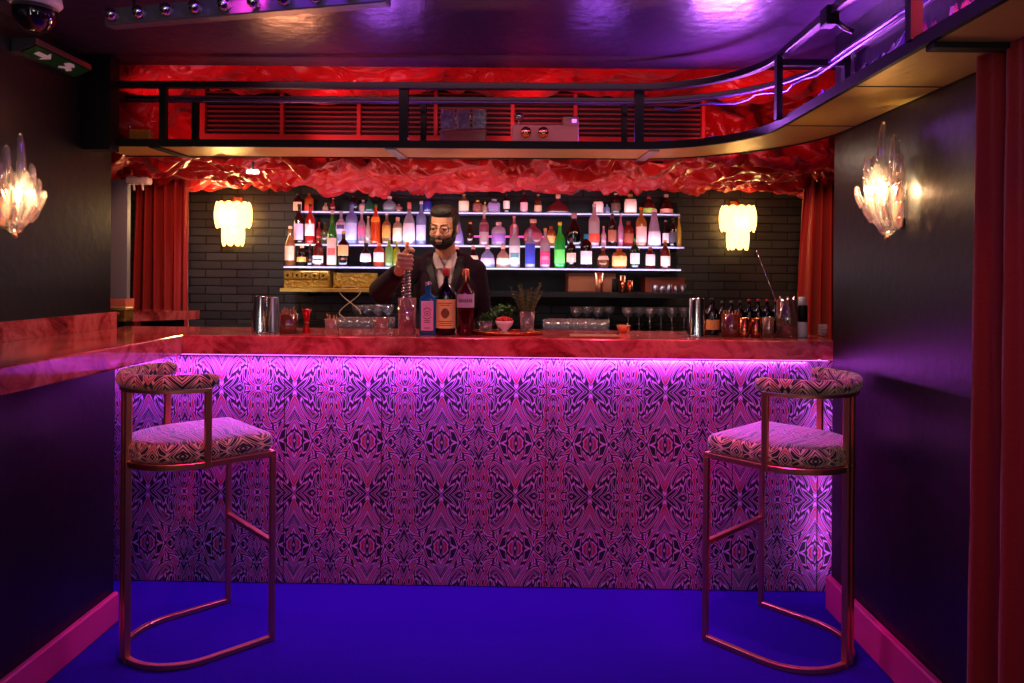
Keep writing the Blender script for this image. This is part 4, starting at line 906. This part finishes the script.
obj('berry', br_, pmat('red_berry', (195, 15, 25), .3), t); C.objects[-1]['kind'] = 'stuff'
t = thing('basil_bunch', 'dark green bunch of basil behind the berry bowl', 'plant', (xw(503, 3.52, 325), 3.50, TZ+.0))
obj('glass_wall', MB().lathe([(.02, 0), (.026, .003), (.032, .07), (.030, .07), (.02, .006), (.001, .005)], 20, cap=False), M['glass'], t)
obj('stem', MB().rod((0, 0, .007), (0, 0, .08), .005, 6), M['leaf'], t)
obj('leaves', leaves(MB(), 130, 0, 0, .095, .055, .015, .7), M['leaf'], t)
t = thing('rosemary_glass', 'tall spray of dry rosemary sprigs in a glass on the copper tray', 'plant', (xw(527, 3.43, 325), 3.43, TZ))
obj('glass_wall', MB().lathe([(.026, 0), (.03, .003), (.036, .10), (.034, .10), (.026, .006), (.001, .005)], 20, cap=False), M['glass'], t)
for k in range(24):
    a = 2*pi*k/11.3; ln = random.uniform(.15, .225); le = random.uniform(.02, .075)
    pts = [Vector((.012*math.cos(a)+le*math.cos(a)*f*f, .012*math.sin(a)+le*.6*math.sin(a)*f*f, .008+ln*f)) for f in [i/10 for i in range(11)]]
    sp = MB().tube(pts, .0016, 5)
    for i in range(3, 11):
        for q in range(6):
            an = q*pi/3+i; dd = Vector((math.cos(an), math.sin(an), .9))*.013; p0 = pts[i]; sd = dd.cross(Vector((0, 0, 1))).normalized()*.0024
            sp.add([p0-sd, p0+sd, p0+dd], [(0, 1, 2)])
    obj('sprig', sp, M['herb'] if k % 3 else M['leaf'], t)
tag(obj('cutting_board', MB().box((xw(570, 3.34), 3.272, CT), (xw(618, 3.34), 3.40, CT+.008), bev=.002), M['wood']), 'thin orange wooden board at the counter front edge', 'board')
t = thing('brass_bowl', 'small brass bowl behind the counter boards near the upturned glasses', 'bowl', (xw(622, 3.66, 325), 3.60, CT))
obj('bowl_wall', MB().lathe([(.015, 0), (.018, .002), (.03, .02), (.036, .035), (.033, .035), (.02, .012), (.001, .008)], 22, cap=False), M['brass'], t)
obj('rim', MB().tube([(.035*math.cos(2*pi*i/20), .035*math.sin(2*pi*i/20), .035) for i in range(20)], .0016, 5, closed=True), M['brass'], t)
# mats under the tool groups
for (a, b, nm) in ((252, 300, 'beneath the shaker tins and cinnamon jar'), (686, 808, 'beneath the wine bottles and tool jar')):
    tag(obj('bar_mat', MB().box((xw(a, 3.35), 3.33, CT-.0003), (xw(b, 3.35), 3.60, CT+.0002)), glassy('clear_mat', (190, 120, 120), .5)), 'thin clear tray '+nm, 'tray')

# right hand cluster
loc, w, h = hero(712, 3.50, 14, 297)
bottle(loc, w, h, 'std', (20, 14, 16), (215, 165, 90), (20, 14, 16), 'dark bottle with gold label directly beside the large shaker tin', grp=None, lz=(.15, .42), name='spirit_bottle', tr=.05)
for k, px in enumerate((722, 731, 740, 749, 758, 767, 776)):
    loc, w, h = hero(px, 3.60, 9.5, 300-(2 if k > 2 else 0))
    bottle(loc, w, h, 'std', (18, 12, 16), (60, 30, 40) if k % 2 else None, (175, 25, 40) if k > 2 else (60, 55, 60), 'dark wine bottle with %s capsule in the row behind the jars' % ('red' if k > 2 else 'grey'), grp='wine bottles with red capsules' if k > 2 else 'wine bottles with grey capsules', name='wine_bottle', tr=.05, lz=(.15, .4))
jar(731, 3.42, 20, 313, (190, 105, 70), 'amber glass jar of dried sticks next to the copper cups', 10, .02, tr=.35, rad=.003, stick='dried_stick')
for px, l in ((744, 'copper cup touching the amber jar'), (755.5, 'copper cup farther from the amber jar, beside the small glass')):
    s = F/3.38; r = 6/s; h = (H-CT)-(317-276.5)/s
    t = thing('copper_cup', 'polished '+l, 'cup', cpos(px, 3.38))
    obj('cup_wall', MB().lathe([(r*.75, 0), (r*.8, .003), (r, h), (r*.93, h), (r*.73, .008), (.001, .006)], 22, cap=False), M['copper'], t)
    obj('rim', MB().tube([(r*math.cos(2*pi*i/18), r*math.sin(2*pi*i/18), h) for i in range(18)], .0015, 5, closed=True), M['copper'], t)
jar(768, 3.42, 11, 316, (225, 180, 150), 'small amber-tinted shot glass beside the copper cups', name='shot_glass', cat='glass', tr=.5, fill=.4, fillc=pmat('amber_fill', (150, 80, 40), .4))
tj, r, h = jar(787, 3.40, 21, 298, (225, 190, 185), 'tall glass jar of bar spoons with one long spoon leaning out', 6, .02, M['chrome'], tr=.65, stick='bar_spoon', rad=.0022)
e = at_y(757, 252, 3.40)-Vector((tj.location.x, 3.40, CT))
ls = obj('long_spoon', MB().rod((.012, 0, .01), (e.x, 0, e.z), .0022, 6), M['chrome'], tj)
obj('spoon_bowl', MB().ball((e.x, 0, e.z), (.004, .003, .009), 8, 6), M['chrome'], ls)
loc, w, h = hero(802, 3.42, 11, 296)
t = thing('syrup_bottle', 'black squeeze bottle with white cap and white base by the tool jar', 'bottle', loc)
obj('body', MB().lathe([(w*.45, h*.38), (w*.47, h*.385), (w*.47, h*.78), (w*.3, h*.8)], 20), M['black'], t)
obj('lower_label', MB().lathe([(w*.45, 0), (w*.48, .003), (w*.48, h*.375), (w*.44, h*.379)], 20), M['white'], t)
obj('cap', MB().lathe([(w*.33, h*.8), (w*.34, h*.805), (w*.34, h*.99), (w*.3, h)], 16), M['white'], t)
t = thing('glass_stack', 'small stack of ribbed glass dishes against the dark wall end', 'dishes', cpos(823, 3.50))
for k in range(4): obj('dish', MB().lathe([(.014, k*.014), (.024, k*.014+.008), (.022, k*.014+.0125), (.012, k*.014+.005)], 16), M['glass'], t)

# glassware on the back worktop
def tumbler_proto():
    t = thing('tumbler', 'small clear tumbler in the bright row behind the counter', 'glass', (0, 0, 1.0605), 0, 'tumblers behind the counter')
    obj('glass_wall', MB().lathe([(.024, 0), (.028, .004), (.032, .085), (.030, .085), (.025, .008), (.001, .007)], 14, cap=False), glassy('bright_glass', (240, 238, 250), .75, .2, .9, .06), t)
    return t
def stem_proto():
    t = thing('coupe_glass', 'stemmed glass standing in the cluster behind the counter', 'glass', (0, 0, 1.0605), 0, 'stemmed glasses behind the counter')
    obj('bowl', MB().lathe([(.004, .088), (.02, .095), (.036, .12), (.038, .15), (.0365, .15), (.034, .12), (.018, .099), (.001, .093)], 16, cap=False), M['glass'], t)
    obj('stem', MB().lathe([(.004, .003), (.003, .04), (.004, .088)], 8), M['glass'], t)
    obj('foot', MB().lathe([(.032, 0), (.032, .002), (.004, .005)], 16), M['glass'], t)
    return t
tp_, sp_ = tumbler_proto(), stem_proto(); first = [True, True]
def put(proto, idx, px, Y):
    if first[idx]: proto.location = (xw(px, Y, 325), Y, 1.0605); first[idx] = False
    else: copy_tree(proto, (xw(px, Y, 325), Y, 1.0605), 0, proto['label'], proto['group'])
for px, Y in [(341+9*i, 4.22) for i in range(6)]+[(345+9*i, 4.32) for i in range(6)]+[(548+9.3*i, 4.22) for i in range(7)]+[(552+9.3*i, 4.31) for i in range(5)]: put(tp_, 0, px, Y)
for px, Y in [(358, 4.45), (368, 4.50), (378, 4.44), (388, 4.5), (576, 4.45), (587, 4.5), (598, 4.45), (609, 4.52), (628, 4.42), (639, 4.5), (650, 4.42), (661, 4.5), (672, 4.44), (684, 4.5)]: put(sp_, 1, px, Y)
# light box/sign bits at back
t = thing('white_block', 'small white plastic block on the back wall between the bottles and herbs', 'box', at_y(482, 297, 4.85))
obj('block_body', MB().box((-.05, 0, -.014), (.05, .10, .014), bev=.003), M['white'], t)
obj('mount', MB().box((-.03, .1, -.01), (.03, .15, .01)), M['black'], t)

# ---------------------------------------------------------------- bartender
def capsule(mb, a, b, ra, rb, n=14):
    a, b = Vector(a), Vector(b); mb.ball(a, ra, n, 8); mb.ball(b, rb, n, 8)
    k = 6; pts = [a.lerp(b, i/k) for i in range(k+1)]; mb.tube(pts, [ra+(rb-ra)*i/k for i in range(k+1)], n)
def chain(mb, pts, rs):
    for (a, b), (ra, rb) in zip(zip(pts, pts[1:]), zip(rs, rs[1:])): capsule(mb, a, b, ra, rb)
def fuse(name, mb, vox, smooth=6, fac=.5):
    me = mb.mesh(name+'_raw'); t = bpy.data.objects.new('tmp', me); sc.collection.objects.link(t)
    r = t.modifiers.new('r', 'REMESH'); r.mode = 'VOXEL'; r.voxel_size = vox; r.use_smooth_shade = True
    q = t.modifiers.new('s', 'SMOOTH'); q.iterations = smooth; q.factor = fac
    dg = bpy.context.evaluated_depsgraph_get(); dg.update()
    out = bpy.data.meshes.new_from_object(t.evaluated_get(dg)); out.name = name
    bpy.data.objects.remove(t); bpy.data.meshes.remove(me); return out
P0 = Vector((-.405, 3.98, 0))
man = thing('person', 'bearded bartender in glasses and plum jacket holding a coil whisk over a glass', 'person', P0)
HM = Matrix.Translation((-.004, -.085, 1.652)) @ Matrix.Scale(.95, 4) @ Matrix.Rotation(math.radians(-12), 4, 'Z') @ Matrix.Rotation(math.radians(10), 4, 'X') @ Matrix.Rotation(math.radians(3), 4, 'Y')
def hv(*p): return HM @ Vector(p)
def eb(mb, c, r, seg=18, ring=12):
    t = MB().ball((0, 0, 0), r, seg, ring); mb.add(t.v, t.f, True, HM @ Matrix.Translation(c))
def hc_(mb, a, b, ra, rb): capsule(mb, hv(*a), hv(*b), ra, rb, 10)
RX = mg.location.x-P0.x; RY = 3.40-P0.y; RZ = 1.462
def R_(x, y, z): return Vector((RX+x, RY+y, RZ+z))
B = MB()
eb(B, (0, .015, .035), (.074, .092, .083)); eb(B, (0, -.018, -.02), (.062, .07, .085)); eb(B, (0, -.03, -.078), (.043, .046, .034))
hc_(B, (0, -.084, .004), (0, -.104, -.032), .007, .0115)
for s in (-1, 1):
    eb(B, (s*.011, -.096, -.036), (.008, .009, .007)); eb(B, (s*.036, -.058, -.03), (.026, .026, .024)); eb(B, (s*.075, .01, -.012), (.009, .019, .031))
    hc_(B, (s*.012, -.084, .017), (s*.045, -.070, .017), .009, .008); hc_(B, (s*.018, -.0865, .006), (s*.044, -.080, .004), .0062, .0056); hc_(B, (s*.02, -.083, -.012), (s*.042, -.077, -.012), .0045, .004)
hc_(B, (-.016, -.088, -.060), (.016, -.088, -.060), .0055, .0055); hc_(B, (-.013, -.087, -.069), (.013, -.087, -.069), .0065, .0065)
capsule(B, hv(0, .025, -.06), (0, .02, 1.47), .05, .058)
capsule(B, (-.13, .03, 1.435), (.13, .03, 1.435), .05, .05); B.ball((0, .03, 1.3), (.145, .09, .17), 20, 12); B.ball((0, .035, 1.08), (.13, .085, .2), 20, 12); B.ball((0, .035, .93), (.145, .095, .11), 20, 12)
SH, EL, WR = Vector((-.185, .02, 1.432)), Vector((-.315, -.20, 1.315)), R_(-.062, .125, -.045)
chain(B, [SH, EL, WR], [.045, .036, .025])
capsule(B, WR, R_(-.044, .05, -.004), .025, .024); 
for z in (-.026, -.008, .010, .026): capsule(B, R_(-.048, .062, z*.6), R_(-.046, .018, z), .015, .0115)
for z, l in ((.030, .95), (.0105, 1.05), (-.0095, 1), (-.029, .82)):
    chain(B, [R_(-.047, .018, z), R_(-.040*l, -.020*l, z-.003), R_(-.010, -.034*l, z-.007), R_(.018*l, -.022, z-.008)], [.0108, .0098, .0090, .0080])
chain(B, [R_(-.038, .045, .022), R_(-.016, .030, .046), R_(.010, .004, .054), R_(.022, -.014, .046)], [.0135, .0120, .0105, .0092])
SL, EL2, WL = Vector((.160, .03, 1.425)), Vector((.200, .09, 1.165)), Vector((.20, -.05, .975))
chain(B, [SL, EL2, WL], [.045, .036, .025]); capsule(B, WL, WL+Vector((-.006, -.028, -.055)), .023, .024)
for k in range(4):
    o_ = WL+Vector((-.03+.019*k, -.035, -.07)); l = (.9, 1.05, 1, .8)[k]
    chain(B, [WL+Vector((-.012+.008*k, -.02, -.045)), o_, o_+Vector((0, -.012, -.035*l)), o_+Vector((.002, -.004, -.062*l))], [.012, .0105, .0095, .008])
chain(B, [WL+Vector((-.018, -.02, -.02)), WL+Vector((-.045, -.04, -.05)), WL+Vector((-.048, -.055, -.078))], [.013, .011, .009])
for s in (-1, 1):
    chain(B, [(s*.085, .035, .9), (s*.10, .015, .5), (s*.10, .045, .09)], [.085, .055, .038]); capsule(B, (s*.10, .03, .045), (s*.115, -.13, .035), .034, .03)
obj('body', fuse('body', B, .0030, 5), M['skin'], man)
hr = MB(); eb(hr, (0, .030, .050), (.082, .090, .070)); eb(hr, (0, .055, .01), (.068, .058, .07))
hc_(hr, (-.042, -.046, .088), (.040, -.050, .090), .022, .026); eb(hr, (0, -.02, .085), (.066, .062, .045)); hc_(hr, (-.035, -.02, .095), (.035, -.02, .098), .030, .030)
for s in (-1, 1): eb(hr, (s*.066, .008, .035), (.014, .042, .045)); eb(hr, (s*.068, -.012, -.008), (.008, .018, .035))
obj('hair', fuse('hair', hr, .004, 3), M['hair'], man)
bd = MB(); eb(bd, (0, -.037, -.094), (.047, .050, .030)); 
for s in (-1, 1): eb(bd, (s*.040, -.032, -.072), (.026, .040, .034)); eb(bd, (s*.060, -.008, -.045), (.012, .03, .04)); hc_(bd, (0, -.096, -.0515), (s*.024, -.084, -.060), .0055, .0055); hc_(bd, (s*.025, -.080, -.06), (s*.03, -.068, -.08), .009, .012)
hc_(bd, (-.01, -.086, -.084), (.01, -.086, -.084), .009, .009)
obj('beard', fuse('beard', bd, .003, 3), M['hair'], man)
for s in (-1, 1):
    e_ = MB(); eb(e_, (s*.031, -.0735, -.002), (.0125, .0125, .0105)); eo = obj('eye', e_, pmat('eye_white', (150, 135, 130), .2), man)
    i_ = MB(); eb(i_, (s*.031-.002, -.0835, -.004), (.0055, .003, .0055)); obj('iris', i_, pmat('iris_brown', (30, 16, 10), .15), eo)
    w_ = MB(); hc_(w_, (s*.014, -.0915, .020), (s*.046, -.076, .024), .0040, .0030); obj('eyebrow', w_, M['hair'], man)
gs = MB()
for s in (-1, 1):
    gs.tube([hv(s*.033+.0255*math.cos(a), -.1005+.006*abs(math.cos(a)*s+.2), -.004+.0215*math.sin(a)) for a in [2*pi*i/24 for i in range(24)]], .0017, 6, closed=True)
    gs.tube([hv(s*.058, -.094, .004), hv(s*.076, -.04, .006), hv(s*.079, .01, .002)], .0016, 6)
gs.tube([hv(-.008, -.102, .001), hv(0, -.107, .004), hv(.008, -.102, .001)], .0017, 6)
obj('eyeglasses', gs, pmat('dark_spectacle_frame', (40, 26, 24), .25, metal=.4), man)
# shirt, jacket, trousers, shoes
sh = MB(); capsule(sh, (-.12, .03, 1.43), (.12, .03, 1.43), .058, .058); sh.ball((0, .028, 1.3), (.152, .102, .185), 20, 12); sh.ball((0, .03, 1.08), (.14, .096, .2), 20, 12); capsule(sh, (0, .012, 1.50), (0, .02, 1.46), .060, .072)
so = obj('shirt', fuse('shirt', sh, .006, 4), M['shirt'], man)
col_ = MB()
for s in (-1, 1): col_.add([(s*.002, -.078, 1.438), (s*.036, -.060, 1.505), (s*.060, -.030, 1.520), (s*.066, -.050, 1.470), (s*.038, -.082, 1.428)], [(0, 1, 2, 3, 4)])
obj('collar', col_, M['shirt'], so, solid=.004)
for k in range(5): obj('button', MB().ball((0.001, -.082-.004*k+.0015*k*k*.3, 1.41-.045*k), (.004, .002, .004), 8, 6), pmat('button_pearl', (210, 190, 190), .3), so)
jk = MB(); capsule(jk, (-.158, .03, 1.425), (.140, .03, 1.415), .064, .062); capsule(jk, (-.09, .03, 1.46), (.09, .03, 1.46), .062, .062); jk.ball((0, .03, 1.30), (.178, .118, .2), 24, 14); jk.ball((0, .035, 1.06), (.17, .115, .24), 24, 14)
CU = WR.lerp(EL, .16)
chain(jk, [SH, EL, CU], [.070, .060, .043]); jk.ball(EL+Vector((.01, .01, -.012)), .062, 14, 8)
chain(jk, [SL, EL2, WL.lerp(EL2, .12)], [.060, .052, .040])
jm = fuse('jacket', jk, .006, 5)
import bmesh
bm = bmesh.new(); bm.from_mesh(jm)
def vhalf(z): return .066*(z-1.20)/.28 if z > 1.20 else 0
dele = [f for f in bm.faces if (lambda c: (abs(c.x) < vhalf(c.z) and c.y < .03 and c.z > 1.2) or (c.x**2+(c.y-.015)**2 < .066**2 and c.z > 1.47))(f.calc_center_median())]
bmesh.ops.delete(bm, geom=dele, context='FACES'); bm.to_mesh(jm)
from mathutils.bvhtree import BVHTree
tree = BVHTree.FromBMesh(bm)
jo = obj('jacket', jm, M['jacket'], man, solid=.003)
for s in (-1, 1):
    def fn(u, v, s=s):
        z = 1.50-.32*v; w = .042*math.sin(pi*min(1, .25+v*.72))*(1.25 if .18 < v < .3 else 1); x = s*(max(.066*(z-1.19)/.28, -.002)-.004+w*u)
        h_ = tree.ray_cast(Vector((x, -.4, z)), Vector((0, 1, 0))); y = h_[0].y if h_[0] and h_[0].y < .05 else -.055
        return (x, y-.006, z)
    obj('lapel', MB().grid(fn, 6, 22), pmat('plum_lapel', (22, 4, 16), .55, spec=.3), jo, solid=.003)
tr = MB()
for s in (-1, 1): chain(tr, [(s*.085, .035, .9), (s*.10, .015, .5), (s*.10, .045, .10)], [.098, .07, .06])
tr.ball((0, .035, .93), (.158, .108, .12), 20, 12)
obj('trousers', fuse('trousers', tr, .008, 3), M['trouser'], man)
for s in (-1, 1):
    q = MB(); capsule(q, (s*.10, .06, .046), (s*.116, -.14, .042), .043, .040); obj('shoe', q, M['black'], man)

# ---------------------------------------------------------------- lights
VIO, MAG, WARM, REDL = (.52, .10, 1.0), (.95, .12, .75), (1, .62, .28), (1, .06, .09)
light('AREA', (-.30, 3.252, 1.022), 25, (.60, .12, 1.0), 3.15, .02, aim=(-.30, 3.262, 0))
light('AREA', (.1, 3.19, 1.028), 2.6, (.66, .10, 1.0), 2.2, .02, aim=(.1, 2.5, 0))
light('AREA', (1.352, 3.135, .55), 1.3, (.78, .2, 1.0), .9, .012, aim=(1.36, 3.3, .55)).rotation_euler = (pi/2, pi/2, 0)
# added violet and magenta fill lamps, unseen above the guest floor
for x, y in ((-.75, 2.1), (.75, 2.1), (0, 1.2)):
    light('AREA', (x, y, 2.38), 1.25, (.26, .03, 1.0), .35, aim=(x, y+.1, 0))
for x in (-1.15, .95):
    light('SPOT', (x*.75, 2.35, 2.38), 72, (1.0, .05, .75), .06, aim=(x, 2.8, .8), spot=math.radians(34))
for x in (-1.3, -.4, .5, 1.1):
    light('SPOT', (x, 1.6, 2.38), 80, (1, .05, .13), .05, aim=(x, 3.25, .74), spot=math.radians(44), blend=.9)  # added red spots to redden the counter fascia and lower panel
light('AREA', (0, -.6, 2.2), 9, (1, .86, .84), .8, aim=(0, 3, 1.1))  # added neutral fill from behind the camera
# hidden wash lamps added at the canopy to brighten ceiling and drapes
for x, y, e, c in ((-1.15, 3.60, 3.4, (1, .34, .16)), (-.65, 3.6, 1.6, (.42, .10, 1)), (.35, 3.6, 1.0, (.35, .08, 1)), (.95, 3.42, 15, (.55, .14, 1)), (1.2, 2.9, 13, (.55, .10, 1)), (1.2, 2.2, 2.5, (.42, .08, 1))):
    light('AREA', (x, y, 2.05), e, c, .25, .06, aim=(x*.93, y-.75, CE))
for x in (-1.9, -.9, .2, 1.3):
    light('SPOT', (x-.25, 3.80, 2.10), 7, (1, .15, .2), .03, aim=(x+.25, 4.4, 2.42), spot=math.radians(110))
light('AREA', (-.2, 3.70, 2.34), 2.0, (1, .2, .34), 3.4, .04, aim=(-.2, 3.95, 2.6))
light('SPOT', (.95, .8, 1.96), 7, (1, .16, .10), .05, aim=(1.29, 1.9, .95), spot=math.radians(52))  # added red spot to brighten the wall curtain
for x in (-1.25, 1.2): light('AREA', (x, .1, 1.5), 2.6, (1, .92, .92), .06, 1.2, aim=(x*.6, 3.3, 1.3))  # added neutral strips for tall highlights on tins and bottles
# warm fill lamps added under the canopy to brighten counter and work area
for x in (-1.0, -.35, .3, .95): light('AREA', (x, 3.53, 1.985), 2.2, (1, .70, .52), .12, .05, aim=(x, 3.50, 0))
for x in (-1.5, -.4, .7): light('AREA', (x, 3.66, 1.985), 1.6, (1, .50, .34), .5, .05, aim=(x, 4.3, 0))
for x, e in ((-1.2, 3.2), (-.3, 3.2), (.7, 2.6)): light('AREA', (x, 4.25, 1.5), e, (1, .26, .22), .6, .1, aim=(x, 4.4, 2.2))  # added red uplights to brighten the ceiling drape
light('SPOT', (-1.75, 3.74, 1.96), 15, (1, .34, .16), .04, aim=(-2.26, 4.6, 1.4), spot=math.radians(64))  # added spot to brighten the velvet curtain beside the brick
light('SPOT', (1.45, 3.6, 1.96), 17, (1, .34, .16), .04, aim=(1.95, 4.45, 1.4), spot=math.radians(60))  # added spot to brighten the velvet curtain behind the tools
light('SPOT', (-.95, 3.45, 1.97), 15, (1, .66, .45), .03, aim=(-.46, 3.88, 1.55), spot=math.radians(46))  # added warm spot for the bartender's face
light('AREA', (-.2, 4.50, SZ['low']-.03), 1.6, (.85, .85, 1), 2.3, .02, aim=(-.2, 4.3, 0))  # added cool strip to make the back glassware sparkle
# shelf glow
for k, e in (('low', 1.7), ('mid', 1.5), ('top', .9)):
    light('AREA', (-.22, ROW[k][0]-.085, SZ[k]+.01), e*1.6, (.80, .78, 1), 2.45, .02, aim=(-.22, ROW[k][0]+.05, SZ[k]+.12))
light('AREA', (-.15, 3.36, 2.39), 3.0, (1, .35, .55), 2.2, .05, aim=(-.15, 3.66, 2.05))  # added pink lamp to brighten the objects on the overhead shelf
light('SPOT', (-1.35, 3.74, 1.96), 30, (1, .93, .97), .04, aim=(-1.75, 5.0, 1.25), spot=math.radians(60))  # added neutral spot to brighten the brick near the drawer box
# sconces
light('POINT', (1.24, 2.56, 1.71), 5, (1, .74, .38), .02); light('POINT', (-1.96, 2.90, 1.71), 5, (1, .74, .38), .02)
for x, e in zip(PX, (10, 4)): light('POINT', (x, 4.79, 1.76), e, (1, .66, .26), .06)
w = bpy.data.worlds.new('dim'); sc.world = w; w.use_nodes = True
w.node_tree.nodes['Background'].inputs[0].default_value = (.02, .008, .03, 1); w.node_tree.nodes['Background'].inputs[1].default_value = .4

# ---------------------------------------------------------------- camera
cd = bpy.data.cameras.new('camera'); cd.sensor_width = 36; cd.lens = F/1024*36
cd.shift_x = (512-CX)/1024; cd.shift_y = -(341.5-CY)/1024; cd.clip_start = .05
co_ = bpy.data.objects.new('camera', cd); sc.collection.objects.link(co_)
co_.matrix_world = Matrix.Translation((0, 0, H)) @ Matrix.Rotation(pi/2, 4, 'X') @ Matrix.Rotation(ROLL, 4, 'Z')
sc.camera = co_
vs_ = sc.view_settings; vs_.view_transform = 'Standard'; vs_.look = 'None'; vs_.gamma = 1; vs_.use_curve_mapping = False; vs_.exposure = 0
